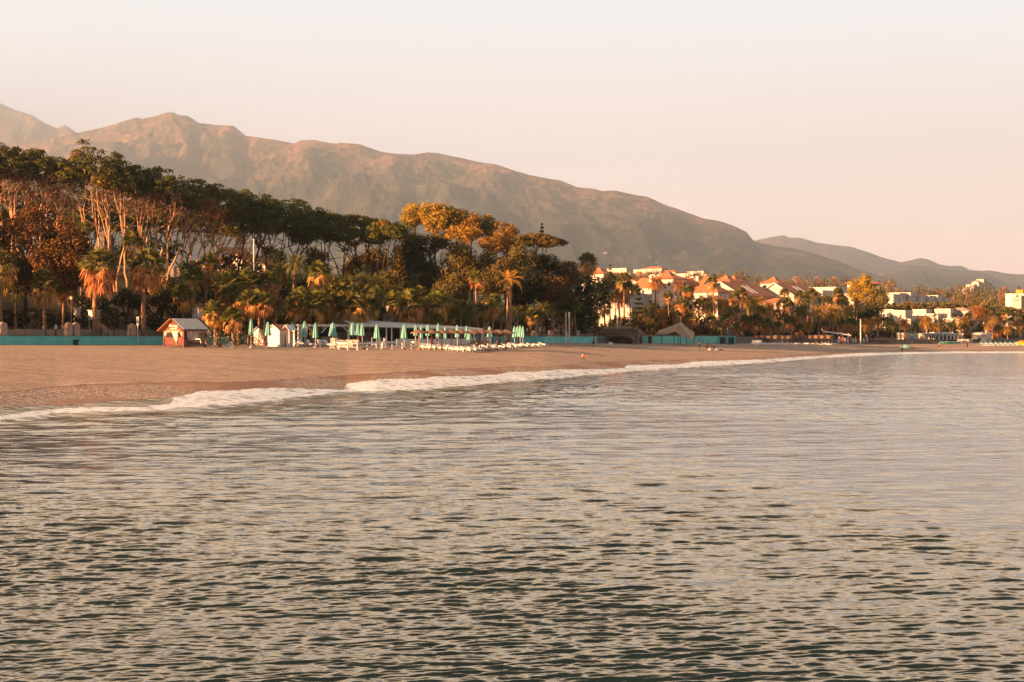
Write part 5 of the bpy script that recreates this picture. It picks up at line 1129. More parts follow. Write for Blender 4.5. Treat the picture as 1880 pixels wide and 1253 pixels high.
# ================================================================ TOWN
M['wwall2'] = mat('town_white_wall', (.60, .55, .50), .85, col2=(.54, .48, .43), scale=.5)  # warm off-white base for the house walls
M['pane'] = mat('window_pane', (.06, .06, .065), .2)
def villa(px, py, d, W, L_, h, roof='gable', rh=2.0, rz=-40, label=None, order=None, wins=2, floors=1, base=None, group=None, roofm='roof', axis='y', chim=0, arcade=False, wall='wwall2', name='house', eave=.5, cat='house'):
    """house whose nearest top corner (eaves) is at photo pixel px,py; local front -y faces left, local +x faces the sea"""
    g = at(px, d); ztop = zof(py, d); zb = g.z-.5 if base is None else base; H_ = ztop-zb; p = Vector((g.x, g.y, zb)); t = thing(name, p, cat, label, group, rz=R(rz), order=order)
    m = MB(); m.box((-W/2, L_/2, H_/2), (W, L_, H_), M[wall])
    if roof == 'gable':
        if axis == 'y': m.add([(-W, 0, H_), (0, 0, H_), (-W/2, 0, H_+rh), (-W, L_, H_), (0, L_, H_), (-W/2, L_, H_+rh)], [(0,1,2),(3,5,4),(0,2,5,3),(1,4,5,2)], M[wall])
        else: m.add([(0, 0, H_), (0, L_, H_), (0, L_/2, H_+rh), (-W, 0, H_), (-W, L_, H_), (-W, L_/2, H_+rh)], [(0,1,2),(3,5,4),(0,2,5,3),(1,4,5,2)], M[wall])
    m.build('wall', t)
    e = eave; th = .18; q = MB()
    def slab(a, b, c, dd): q.add([a, b, c, dd]+[(v[0], v[1], v[2]+th) for v in (a, b, c, dd)], [(3,2,1,0),(4,5,6,7),(0,1,5,4),(1,2,6,5),(2,3,7,6),(3,0,4,7)], M[roofm])
    if roof == 'gable':
        sl = rh/((W if axis == 'y' else L_)/2)
        if axis == 'y':
            for s in (-1, 1): xe = -W/2+s*(W/2+e); slab((-W/2, -e, H_+rh+.03), (-W/2, L_+e, H_+rh+.03), (xe, L_+e, H_-e*sl+.03), (xe, -e, H_-e*sl+.03))
        else:
            for s in (-1, 1): ye = L_/2+s*(L_/2+e); slab((-W-e, L_/2, H_+rh+.03), (e, L_/2, H_+rh+.03), (e, ye, H_-e*sl+.03), (-W-e, ye, H_-e*sl+.03))
    elif roof == 'pyramid':
        c = (-W/2, L_/2, H_+rh); b4 = [(-W-e, -e, H_+.02), (e, -e, H_+.02), (e, L_+e, H_+.02), (-W-e, L_+e, H_+.02)]; mid = [(-W/2+(x+W/2)*.42, L_/2+(y-L_/2)*.42, H_+rh*.42) for x, y, z in b4]
        q.add(b4+mid+[c], [(0,1,5,4),(1,2,6,5),(2,3,7,6),(3,0,4,7),(4,5,8),(5,6,8),(6,7,8),(7,4,8),(3,2,1,0)], M[roofm])
    elif roof == 'hip':
        a = min(W, L_)/2; b4 = [(-W-e, -e, H_+.02), (e, -e, H_+.02), (e, L_+e, H_+.02), (-W-e, L_+e, H_+.02)]
        r2 = [(-W/2, a, H_+rh), (-W/2, L_-a, H_+rh)] if L_ > W else [(-W+a, L_/2, H_+rh), (-a, L_/2, H_+rh)]
        if L_ > W: q.add(b4+r2, [(0,1,4),(1,2,5,4),(2,3,5),(3,0,4,5),(3,2,1,0)], M[roofm])
        else: q.add(b4+r2, [(0,1,5,4),(1,2,5),(2,3,4,5),(3,0,4),(3,2,1,0)], M[roofm])
    else:
        q.box((-W/2, L_/2, H_+.12), (W+.3, L_+.3, .24), M[wall]); q.box((-W/2, .1-.1, H_+.5), (W+.1, .15, .6), M[wall]); q.box((.0, L_/2, H_+.5), (.15, L_-.2, .6), M[wall])
    ro = q.build('roof', t)
    for k in range(chim):
        q = MB(); x, y = -W*.25-k*W*.35, L_*(.3+.3*k); zz = H_+rh*.5; q.box((x, y, zz+.6), (.9, .9, 2.6), M[wall]); q.box((x, y, zz+2.0), (1.15, 1.15, .2), M[wall]); q.build('chimney', ro)
    fh = min(3.0, H_/max(floors, 1)*.9)
    for f in range(floors):
        zc = H_-1.5-f*3.0
        if zc < 1: break
        for k in range(wins):
            for side in (0, 1):
                n_ = wins; q = MB(); w_, hh = (.95, 1.35) if not arcade else (1.6, 2.1)
                if side == 0:
                    x = -W*(k+.5)/n_; q.box((x, -.03, zc), (w_+.24, .07, hh+.24), M['white']); q.box((x, -.07, zc), (w_, .03, hh), M['pane'])
                else:
                    y = L_*(k+.5)/n_; q.box((.03, y, zc), (.07, w_+.24, hh+.24), M['white']); q.box((.07, y, zc), (.03, w_, hh), M['pane'])
                q.build('window', t)
    return t
# near villa and annexes behind the palms
def vv(pxl, pxr, py, d, **k):
    """px span of lit left face corner .. ; returns villa using projected widths"""
    pass
villa(1158,545,345,8.2,9.0,0,'flat',label='white modern villa with flat roof behind the slim palms',wins=0,name='villa')
t_ = [o for o in COL.objects if o.get('label') == 'white modern villa with flat roof behind the slim palms'][0]
zt_ = zof(552, 345)-t_.location.z
for k in range(4): q = MB(); q.box((.03, 5.0+1.0*k, zt_-1.9), (.06, .55, 2.6), M['white']); q.box((.07, 5.0+1.0*k, zt_-1.9), (.03, .35, 2.3), M['pane']); q.build('window', t_)
villa(1160,572,338,9.5,4.5,0,'flat',label='lower white wing in front of the modern villa',wins=1,name='villa')
villa(1205,587,352,5,5,0,'hip',1.6,label='little white house with orange tent shaped roof right of the villa',wins=1)
villa(1240,580,356,3.5,3,0,'flat',label='small white wall block between the palms above the tent',wins=1,name='annex',cat='building')
villa(1236,512,432,8.6,7.6,0,'pyramid',2.6,label='white square tower house with orange pyramid roof, nearest the modern villa',wins=3,floors=2,eave=.9,name='tower_house')
villa(1196,527,425,6,7,0,'gable',2.6,label='brown roofed house left of the pyramid roofed tower',wins=1,roofm='roof',chim=1,axis='x')
villa(1180,524,440,10,8,0,'gable',2.2,label='white house with small orange roof behind the modern villa',wins=2,roofm='roof')
villa(1285,528,436,10,9,0,'gable',3.0,label='house with long brown roof and white chimneys right of the first tower',wins=2,chim=2,axis='x')
villa(1318,537,428,12,8,0,'hip',2.6,label='wide brown hipped roof house left of the first gable house',wins=3,chim=1)
villa(1340,517,452,6.5,6.5,0,'pyramid',2.4,label='orange pyramid roof tower, second from the left of the towers',wins=2,eave=.7,name='tower_house')
villa(1353,517,462,5.5,5.5,0,'pyramid',2.2,label='smaller orange pyramid roof close behind the second tower',wins=1,eave=.7,name='tower_house')
villa(1362,543,436,15,20,0,'gable',4.2,label='large white gable house with long skylit roof, left one of two',wins=4,floors=1,arcade=True)
villa(1428,520,470,6.5,6.5,0,'pyramid',2.4,label='orange pyramid roof tower between the two gable houses',wins=2,eave=.7,name='tower_house')
villa(1458,543,452,14,18,0,'gable',4.0,label='large white gable house with long skylit roof, right one of two',wins=4,arcade=True)
villa(1108,503,470,9,8,0,'pyramid',2.4,label='orange pointed roof house behind the tall round palm',wins=2,eave=.7,name='tower_house')
for lb in ('left one of two', 'right one of two'):
    o_ = [o for o in COL.objects if str(o.get('label', '')).endswith(lb)][0]; ro = [c for c in o_.children if c.name.startswith('roof')][0]
    W, L_, rh = (15, 20, 4.2) if lb[0] == 'l' else (14, 18, 4.0); H_ = zof(543, 436 if lb[0] == 'l' else 452)-o_.location.z
    for k in (0.0, 1.0):
        q = MB(); f = lambda x: H_+rh*(-x/(W/2)) if x > -W/2 else 0
        x0, x1 = -W*.38, -W*.08; y = L_*.45+k*2.4; q.add([(x0, y, f(x0)+.27), (x1, y, f(x1)+.27), (x1, y+1.0, f(x1)+.27), (x0, y+1.0, f(x0)+.27), (x0, y, f(x0)+.2), (x1, y, f(x1)+.2), (x1, y+1.0, f(x1)+.2), (x0, y+1.0, f(x0)+.2)], [(0,1,2,3),(4,7,6,5),(0,4,5,1),(1,5,6,2),(2,6,7,3),(3,7,4,0)], M['white']); q.build('skylight', ro)
    for c in (0, 1): q = MB(); s_ = -1 if c == 0 else 1; q.tube([(-W/2, -.56, H_+rh+.1), (-W/2+s_*(W/2+.5), -.56, H_-.5*rh/(W/2)+.1)], .2, M['white'], 4); q.build('gable_trim', ro)
villa(1318,552,420,7,10,0,'hip',1.6,label='low house with orange hipped roof between palms left of the gable houses',wins=2)
villa(1440,556,430,9,7,0,'hip',1.5,label='low house with thin orange roof between the gable houses',wins=2)
for i, (px, py, d, W, L_, rf, rh, lb) in enumerate([(1535,531,540,16,14,'flat',1,'white flat roofed block with terraces left of the tall golden trees'),(1510,537,530,10,12,'flat',1,'lower white block in front of the terrace block'),(1568,543,535,6,10,'flat',1,'white block half hidden by the tall golden trees'),
  (1488,540,500,6,8,'gable',1.5,'small pink white gable house beside the right gable house')]): villa(px, py, d, W, L_, 0, rf, rh, label=lb, wins=3, floors=1)
villa(1562,521,640,3,15,0,'hip',1.2,rz=-72,base=zof(531, 640),label='long low building with thin orange roof on the skyline',wins=0,eave=1.2,name='long_building',cat='building')
HT = [(1652,541,720,9,9),(1672,540,725,9,9),(1690,545,730,8,8),(1706,546,735,8,8),(1722,545,740,9,8),(1735,550,745,7,8),(1640,543,715,8,8)]
for i, (px, py, d, W, L_) in enumerate(HT): villa(px, py, d, W*1.5, L_, 0, 'flat', 1, order=('white terraced block', 'of the hillside hotel above the pines'), wins=3, floors=2, name='hotel_block', cat='building', group='hotel blocks above the pines')
def sign_building():
    d = 660; p = at(1870, d); z = zof(539, d)-p.z; zb = zof(562, d)-p.z; t = thing('white_block', p, 'building', 'tall white square block with yellow sign on top at the right edge'); W = 26*d/F; m = MB(); m.box((0, 4, z/2), (W, 8, z), M['white']); m.build('wall', t)
    m = MB(); m.box((W*.15, 1.5, z+.9), (W*.45, .5, 1.6), M['yellow']); m.build('yellow_sign', t); m = MB(); m.box((W*.34, -.03, z*.72), (W*.3, .08, z*.42), M['pane']); m.build('window', t); m = MB(); m.box((-W*.1, -.02, z-1.3), (.8, .05, .8), M['pane']); m.build('emblem', t)
    m = MB(); [m.box((-W*.12, -.02, z-2.6-.7*k), (W*.42, .04, .16), M['sandstone2']) for k in range(2)]; m.build('lettering_lines', t)
sign_building()
for i, (px, py, d, W, L_, rf, lb) in enumerate([(1662,574,500,7,6,'flat','small white villa nearest the curved lamp post'),(1700,572,515,5,5,'flat','white villa with tall square stack among the right pines'),(1722,580,505,10,7,'flat','wide low white villa wall behind the dark date palm'),(1745,571,520,6,6,'flat','white villa just left of the dark cypress'),
  (1778,571,522,9,7,'hip','white villa with pale hipped roof right of the dark cypress'),(1770,588,500,8,8,'flat','lower white terrace house right of the dark cypress'),(1810,596,505,10,7,'flat','white arcaded house behind the golden palms'),(1672,590,485,6,4,'flat','white garden wall building between the dull palms'),
  (1640,572,540,5,5,'flat','tiny white house among pines above the curved lamp post'),(1830,600,500,4,5,'flat','tall narrow white house between the far right palms')]): villa(px, py, d, W, L_, 0, rf, 1.3, label=lb, wins=2, floors=2, roofm='sandstone' if rf == 'hip' else 'roof')
# castle like houses on the far knoll
for i, (px, py, W) in enumerate([(1788,524,9),(1797,519,8),(1806,514,8),(1816,522,9),(1824,528,8),(1780,531,9)]):
    d = 1500+i*10; villa(px, py, d, W, W, 0, 'gable' if i % 2 else 'flat', 2, order=('pink white house', 'of the cluster on the far knoll'), wins=1, base=zof(540, d), name='far_house', group='houses on the far knoll')
# hillside town far behind
k = 0
for (a, b, y0, y1, d) in ((1112, 1200, 497, 503, 900), (1200, 1320, 500, 504, 950), (1108, 1230, 490, 494, 1300), (1240, 1300, 496, 499, 1250), (1460, 1510, 520, 524, 800)):
    px = a
    while px < b:
        W = rr.uniform(10, 17)*d/900; dd = d+rr.uniform(-40, 60); yy = rr.uniform(y0, y1)+2.5; villa(px, yy, dd, W, W*.5, 0, rr.choice(['flat', 'flat', 'hip']), 2.2, order=('small pale house', 'of the hazy hillside town'), wins=2, base=zof(yy+7, dd), name='far_house', group='pale houses of the hillside town'); px += W*F/dd*rr.uniform(.8, 1.4); k += 1
def on_mountain(px, py):
    mo = [o for o in COL.objects if o.name == 'mountain_range'][0]; bpy.context.view_layer.update()
    v = Vector(((px-940)/F, 1, (HY-py)/F)).normalized(); ok, loc, n, i = mo.ray_cast(Vector((0, 0, CAMZ)), v); return loc if ok else at(px, 3200, py)
for i, (px, py, W, lb) in enumerate([(1194,474,34,'lone white villa high on the mountain foot'),(1206,484,24,'second tiny white villa below the highest villa'),(1114,466,26,'tiny pale house at left on the mountain foot')]):
    q_ = on_mountain(px, py); villa(px, py-2.2, q_.y, W, 10, 0, 'flat', 1, label=lb, wins=2, base=q_.z-2)
# hill houses behind the palms at left
villa(452,482,275,4.5,4,0,'gable',1.5,label='white hill house with brown roof left of the white pole',wins=1); villa(487,487,268,6.5,5,0,'gable',1.3,label='white hill house with red roof and veranda under the pines',wins=3,arcade=True); villa(422,467,290,4.5,5,0,'gable',1.4,label='small white gable house far back between the pine trunks',wins=1)
villa(412,484,276,4,4,0,'gable',1.1,label='brown roofed hill house behind the leaning pine trunks',wins=1)
def hill_pole():
    d = 246; p = at(466, d); z = zof(441, d)-p.z; m = MB(); m.tube([(0, 0, -.2), (0, 0, z)], [.14, .10], M['white'], 7); m.lathe([(.16, z), (.16, z+.1), (.02, z+.2)], M['white'], 7); o = m.build('white_pole'); o.location = p; tag(o, 'pole', 'tall thin white pole in front of the hill houses')
hill_pole()
villa(1085,598,290,14,4,0,'flat',1,rz=-20,label='long low white building behind the white poles',wins=2,name='low_building',cat='building'); villa(1345,602,356,11,5,0,'flat',1,rz=-20,label='low white building behind the turquoise doorway wall',wins=2,name='low_building',cat='building')
# ================================================================ BEACH THINGS AT RIGHT
def tent():
    d = 296; p = at(1240, d); t = thing('stretch_tent', p, 'tent', 'tan stretched canvas tent with two peaks on the sand'); zz = lambda py: zof(py, d)-p.z; k = d/F; X = lambda px: (px-1240)*k
    cp = {'L': (X(1202), 1.0, zz(613)), 'LB': (X(1216), 7, zz(607)), 'P1': (X(1247), 2.0, zz(593)), 'P2': (X(1256.5), 4.5, zz(592)), 'F': (X(1268), -3.0, zz(624)), 'Rr': (X(1279), 3.0, zz(611)), 'M': (X(1238), -1.2, zz(609)), 'B': (X(1262), 8.5, zz(609)), 'N': (X(1275), -1, zz(617))}
    m = MB()
    def patch(a, b, c, sag, n=8):
        a, b, c = Vector(a), Vector(b), Vector(c); idx = {}; vs = []; fs = []
        for i in range(n+1):
            for j in range(n+1-i):
                u, v = i/n, j/n; w_ = 1-u-v; q_ = a*w_+b*u+c*v; q_.z -= sag*4*(w_*u+u*v*.5+v*w_); idx[i, j] = len(vs); vs.append(q_)
        for i in range(n):
            for j in range(n-i):
                fs.append((idx[i, j], idx[i+1, j], idx[i, j+1]))
                if i+j < n-1: fs.append((idx[i+1, j], idx[i+1, j+1], idx[i, j+1]))
        m.add(vs, fs, M['tent'])
    patch(cp['L'], cp['M'], cp['P1'], .35); patch(cp['M'], cp['F'], cp['P1'], .3); patch(cp['F'], cp['P2'], cp['P1'], .12); patch(cp['F'], cp['Rr'], cp['P2'], .35); patch(cp['L'], cp['P1'], cp['LB'], .3); patch(cp['P1'], cp['P2'], cp['B'], .1); patch(cp['P1'], cp['B'], cp['LB'], .3); patch(cp['P2'], cp['Rr'], cp['B'], .3)
    m.build('canopy', t, True)
    for a, b in (((cp['P1'][0], 2.0, 0), cp['P1']), ((cp['P2'][0]+1.2, 4.5, 0), cp['P2']), ((X(1216), 1, 0), (X(1216), 1, zz(611))), ((X(1237), -1, 0), (X(1237), -1, zz(609))), ((X(1276), 2, 0), cp['Rr']), ((X(1249), 0, 0), (X(1249), 0, zz(612)))): q = MB(); q.tube([a, b], .07, M['darkbark'], 6); q.build('pole', t)
    q = MB(); q.tube([cp['Rr'], (X(1292), 2, .1)], .025, M['iron'], 4); q.build('guy_rope', t)
tent()
def thatch_hut():
    d = 285; p = at(1142, d); t = thing('thatched_hut', p, 'hut', 'dark round thatched hut behind the bench bars and leaning poles'); z = zof(612, d)-p.z; z1 = zof(600, d)-p.z; m = MB()
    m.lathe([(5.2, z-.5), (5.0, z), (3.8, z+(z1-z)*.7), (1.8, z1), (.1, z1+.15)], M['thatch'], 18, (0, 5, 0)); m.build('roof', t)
    for k in range(8): a = k*.785; q = MB(); q.tube([(4.2*math.cos(a), 5+4.2*math.sin(a), -.2), (4.2*math.cos(a), 5+4.2*math.sin(a), z)], .12, M['darkwood'], 6); q.build('post', t)
    m = MB(); m.lathe([(3.6, 0), (3.6, 1.1), (.1, 1.1)], M['darkwood'], 14, (0, 5, 0)); m.build('bar_counter', t)
thatch_hut()
def bars(px, py, n, lb):
    p = onbeach(px, py); t = thing('bench_rail', p, 'bench', lb, rz=R(8)); 
    for k in range(3): m = MB(); m.box((0, -.4+.35*k, .45+.32*k), (4.6, .28, .09), M['redwood']); m.build('plank', t)
    for x in (-2.1, 0, 2.1): m = MB(); m.box((x, 0, .5), (.12, .9, 1.0), M['darkwood']); m.build('support', t)
bars(1126, 629, 3, 'red brown stepped bench in front of the dark thatched hut'); bars(1150, 629.5, 3, 'red brown bench at right of the dark thatched hut')
def lean(px, py, px2, py2, lb, m_='palewood'):
    p = onbeach(px, py); k = p.y/F; m = MB(); m.tube([(0, 0, -.1), ((px2-px)*k, 0, zof(py2, p.y)-p.z)], .09, M[m_], 6); o = m.build('leaning_pole'); o.location = p; tag(o, 'pole', lb)
lean(1122, 629, 1115, 604, 'leaning pale pole nearest the shaggy orange trunk', 'sandstone'); lean(1151, 631, 1141, 604, 'pale pole of the V shaped frame leaning left', 'sandstone'); lean(1134, 626, 1141, 605, 'orange lit pole of the V shaped frame leaning right')
palm(1167, 598, float(ray_ground(1167, 632)), .42, 'fand', 2, label='small mushroom shaped palm with pale straight trunk on the sand', tr=1.4)
def small(px, py, fn, nm, cat, lb, loc=None):
    m = MB(); fn(m); o = m.build(nm); o.location = onbeach(px, py); tag(o, cat, lb)
small(1121, 633.5, lambda m: (m.box((0, 0, .22), (.75, .5, .44), M['white']), m.box((0, 0, .47), (.8, .55, .06), M['white'])), 'cool_box', 'box', 'white cool box on the sand under the leaning pole')
def ball(m): m.lathe([(.14*math.sin(a*math.pi/8)+.001, .14-.14*math.cos(a*math.pi/8)) for a in range(9)], M['yellow'], 12)
small(1111, 638.5, ball, 'ball', 'ball', 'yellow ball lying on the sand near the standing man')
small(1178, 630, lambda m: (m.box((0, 0, .6), (.7, .08, 1.2), M['palewood']), m.box((0, .3, .3), (.6, .06, .6), M['darkwood'])), 'wooden_board', 'board', 'upright wooden board beside the mushroom shaped palm')
small(1193, 631, lambda m: (m.box((0, 0, .75), (.7, .5, 1.5), M['redwood']), m.box((0, 0, 1.52), (.8, .6, .06), M['darkwood'])), 'wooden_locker', 'locker', 'red brown wooden locker left of the tent')
def bag(m, s=1): m.lathe([(.30*s, 0), (.38*s, .12), (.30*s, .3*s), (.12*s, .38*s), (.05, .46*s)], M['cloth'], 9)
small(1303, 643.5, bag, 'bag', 'bag', 'white bag on the sand left of the bending person'); small(1315, 644, lambda m: bag(m, .8), 'bag', 'bag', 'white bag at the feet of the bending person'); small(1321, 643.5, lambda m: (bag(m, .7), m.box((.35, 0, .08), (.6, .3, .16), M['black'])), 'bag', 'bag', 'white and black bag right of the bending person')
# turquoise doorway block, long fence screens
def doorway():
    d = 322; p = at(1333, d); t = thing('turquoise_shelter', p, 'building', 'turquoise wall block with dark doorways beside the tent'); k = d/F; z = zof(617, d)-p.z; m = MB(); m.box((0, 0, z/2), (4.2, 2.0, z), M['tealcap']); m.build('wall', t)
    for x in (-.9, 1.0): m = MB(); m.box((x, -1.01, z*.45), (1.3, .04, z*.8), M['glass']); m.build('doorway', t)  # dark panels painted in for the shade of the open doorways
doorway()
# thatched shade rows
REEDS = MB(); REEDS.lathe([(.98, -.42), (1.0, -.15), (.86, .22), (.5, .42), (.02, .5)], M['thatchlit'], 16, jit=lambda k, i: 1+.04*math.sin(k*3.1+i*2)); REEDS.lathe([(.02, -.3), (.98, -.42)], M['thatch'], 16); REEDM = REEDS.mesh('thatch_canopy')  # darker thatch copy underneath puts shade into the colour
def shade(px, w_px, ty, by, d, order, n=2):
    p = at(px, d); zt, zb = zof(ty, d)-p.z, zof(by, d)-p.z; w_ = w_px*d/F/2; t = thing('thatched_parasol', p, 'parasol', None, 'thatched shades on the right beach', order=order); inst('thatch_canopy', REEDM, t, (0, 0, (zt+zb)/2), (w_, 1.5, (zt-zb)*1.05))
    inst('pole', RPOLE, t, (0, 0, 0), (1.1, 1.1, (zt+zb)/2))
for px in (1398, 1411, 1424, 1436, 1447): shade(px, 15.5, 615.5, 622.5, 352, ('rounded thatched shade', 'of the first run on the right beach'))
for px in (1462, 1474, 1486, 1498, 1509, 1521): shade(px, 14.5, 615.5, 622.5, 366, ('rounded thatched shade', 'of the second run on the right beach'))
for px in range(1604, 1720, 13): shade(px, 13.5, 623.5, 627.0, 400+(px-1604)*.12, ('flat dark thatched shade', 'of the far run near the lamp post'))
for i, px in enumerate(range(1386, 1532, 8)): lounger(onbeach(px, 635.5 if i % 2 else 634)+Vector((0, 0, .02)), R(-50), i % 2, order=('pale lounger', 'of those under the right thatched shades'), group='pale loungers under the thatched shades', legs=False, sc_=1.1)
def boards():
    p = at(1390, ray_ground(1390, 633.0)); m = MB(); m.box((0, 0, .5), (2.2, .9, .8), M['white']); m.box((0, 0, .95), (2.4, 1.0, .08), M['white']); o = m.build('beach_counter'); o.location = p; tag(o, 'counter', 'white low counter at left end of the thatched shades')
    p = at(1388.5, 356); z = zof(617, 356)-p.z; m = MB(); m.box((0, 0, z/2), (.7, .5, z), M['red']); m.box((0, 0, z+.05), (.8, .6, .1), M['darkwood']); o = m.build('red_cabinet'); o.location = p; tag(o, 'cabinet', 'narrow red cabinet left of the thatched shades')
boards()
def canopy():
    d = 378; p = at(1535, d); t = thing('white_canopy', p, 'canopy', 'slanting white canopy on posts at right end of the thatched shades'); k = d/F; X = lambda px: (px-1535)*k; Z = lambda py: zof(py, d)-p.z
    m = MB(); a = [(X(1510), -1.5, Z(610)), (X(1557), -3.0, Z(616.5)), (X(1560), 3, Z(614.5)), (X(1514), 4, Z(608.5))]; m.add(a+[(x, y, z+.18) for x, y, z in a], [(3,2,1,0),(4,5,6,7),(0,1,5,4),(1,2,6,5),(2,3,7,6),(3,0,4,7)], M['white']); m.build('roof', t)
    for px in (1513, 1525, 1536, 1546, 1555): m = MB(); m.box((X(px), -1.6, Z(612)/2), (.16, .16, Z(613)), M['white']); m.build('post', t)
canopy()
for i, px in enumerate((1541, 1547, 1551, 1556, 1560, 1566, 1571, 1576, 1586, 1592, 1597)):
    d = 368+i*2.6; p = at(px, d); z = zof(618.5+(i % 3), d)-p.z; m = MB(); w_ = .30; m.lathe([(.03, 0), (.05, z*.25), (.28, z*.3), (.24, z*.8), (.05, z)], M['red' if i % 3 == 1 else 'cloth'], 8); o = m.build('folded_parasol'); o.location = p; tag(o, 'parasol', None, 'folded parasols right of the white canopy', ('folded '+('red' if i % 3 == 1 else 'white')+' parasol', 'of those right of the white canopy'))
def tallpole(px, ty, by, lb, curved=False):
    p = onbeach(px, by); z = zof(ty, p.y)-p.z; t = thing('lamp_post' if curved else 'white_pole', p, 'street lamp' if curved else 'pole', lb); m = MB(); pts = [(0, 0, -.2), (0, 0, z*.82)]+([(.15, 0, z*.93), (.6, 0, z), (1.4, 0, z+.1)] if curved else [(0, 0, z)]); m.tube(pts, [.14]*2+[.1]*(len(pts)-2), M['grill' if curved else 'white'], 7); m.build('pole', t)
    m = MB(); m.box((1.6, 0, z+.08), (.9, .3, .14), M['white']) if curved else m.lathe([(.16, z), (.02, z+.15)], M['white'], 6); m.build('head', t)
tallpole(1652, 585, 630, 'tall curved lamp post rising behind the far shades', True); tallpole(1580, 587, 635, 'thin white pole standing right of the folded parasols')
def screen(px0, px1, ty, d, lb, m_='white', n=18):
    A, B_ = at(px0, d), at(px1, d+12); t = thing('slatted_screen', A, 'fence', lb); h = zof(ty, d)-A.z; L_ = B_-A; m = MB(); [m.box(tuple(L_*(i/n)+Vector((0, 0, h/2))), (.28, .08, h), M[m_]) for i in range(n+1)]; m.tube([(0, 0, h), tuple(L_+Vector((0, 0, h)))], .07, M[m_], 4); m.tube([(0, 0, .3), tuple(L_+Vector((0, 0, .3)))], .07, M[m_], 4); m.build('slats', t)
screen(1636, 1722, 627.5, 400, 'pale slatted screen on the far sand below the white pavilion', 'sandstone', 26); screen(1598, 1634, 628.5, 395, 'short pale screen left of the curved lamp post', 'sandstone', 12)
def pavilion():
    d = 436; p = at(1690, d); t = thing('white_pavilion', p, 'building', 'white beach pavilion with pale green roof terrace and many posts'); k = d/F; Z = lambda py: zof(py, d)-p.z; W = 76*k
    m = MB(); m.box((W/2, 5, Z(615)/2), (W*.96, 6, Z(615)), M['whitewall']); m.build('wall', t); m = MB(); m.box((W/2, 3, Z(613.5)), (W, 10, .3), M['pwall']); m.box((W*.6, 4, Z(611)), (W*.45, 6, .25), M['white']); m.build('roof', t)
    for i in range(11): m = MB(); m.box((W*(i+.5)/11, -1.8, Z(614)/2), (.3, .3, Z(614)), M['white']); m.build('post', t)
    for i in range(8): m = MB(); m.box((W*(i+.7)/9, 1.98, Z(622)), (1.1, .06, 1.4), M['pane']); m.build('window', t)
pavilion()
villa(1663,616,425,3,3,0,'flat',label='little white cabin left of the white pavilion',wins=1,name='cabin',cat='building'); villa(1678,617,428,4,3,0,'flat',label='little white cabin touching the left of the pavilion',wins=1,name='cabin',cat='building'); villa(1812,616,448,5,4,0,'flat',label='white beach cabin right of the pavilion',wins=1,name='cabin',cat='building')
villa(1778,628,430,3.5,3,0,'flat',label='small white cabin at foot of the ruddy palm',wins=1,name='cabin',cat='building')
def blue_boat(px, py, lb, m_='tealcap'):
    m = MB(); n = 8; vs = []
    for i in range(n+1):
        f = i/n*2-1; w_ = .8*(1-abs(f)**2.5); vs += [(f*2.4, -w_, .7+.15*f*f), (f*2.2, 0, .05+.2*f*f), (f*2.4, w_, .7+.15*f*f), (f*2.4*.93, 0, .55)]
    m.add(vs, [(4*i+a, 4*(i+1)+a, 4*(i+1)+(a+1) % 4, 4*i+(a+1) % 4) for i in range(n) for a in (0, 1, 2, 3)], M[m_]); o = m.build('small_boat'); o.location = onbeach(px, py); o.rotation_euler.z = .2; tag(o, 'boat', lb)
blue_boat(1750, 632.5, 'small turquoise boat on the sand below the pavilion'); blue_boat(1738, 632.5, 'second turquoise boat touching the first below the pavilion')
M['bluebed'] = mat('pale_blue_fabric', (.25, .42, .46), .8); M['bluebed2'] = mat('blue_grey_frame', (.35, .45, .48), .7)
BL = LM.copy(); BL.materials.clear(); BL.materials.append(M['bluebed']); BB = LB[2].copy(); BB.materials.clear(); BB.materials.append(M['bluebed']); BF = LF.copy(); BF.materials.clear(); BF.materials.append(M['bluebed2'])
for r, py in enumerate((634.0, 637.0)):
    for i, px in enumerate(range(1806+r*4, 1882, 9)):
        t = thing('blue_lounger', onbeach(px, py), 'sun lounger', None, 'pale blue loungers at the far right beach', R(-35), 1.25, ('pale blue lounger', 'of the '+('rear row' if r == 0 else 'front row')+' at the far right beach')); inst('frame', BF, t); inst('mattress', BL, t); inst('backrest', BB, t)
small(1876, 635.5, lambda m: (m.box((0, 0, .7), (2.8, 1.2, .9), M['yellow']), m.box((.2, 0, 1.3), (1.6, 1.0, .4), M['orange']), m.box((0, 0, .15), (2.2, .9, .3), M['black'])), 'pedal_boat', 'boat', 'yellow pedal boat at the right edge of the beach')
def umb(px, py, ty, m_, lb, r=1.5):
    p = onbeach(px, py); z = zof(ty, p.y)-p.z; t = thing('beach_umbrella', p, 'parasol', lb); inst('pole', PPOLE, t, scale=(1, 1, z)); m = MB(); m.lathe([(r, z-.75), (r*.75, z-.35), (r*.4, z-.08), (.02, z)], M[m_], 12); m.build('canopy', t)
umb(1662, 641, 633, 'parasol', 'open turquoise umbrella on the far sand')
M['towel'] = M['orange']
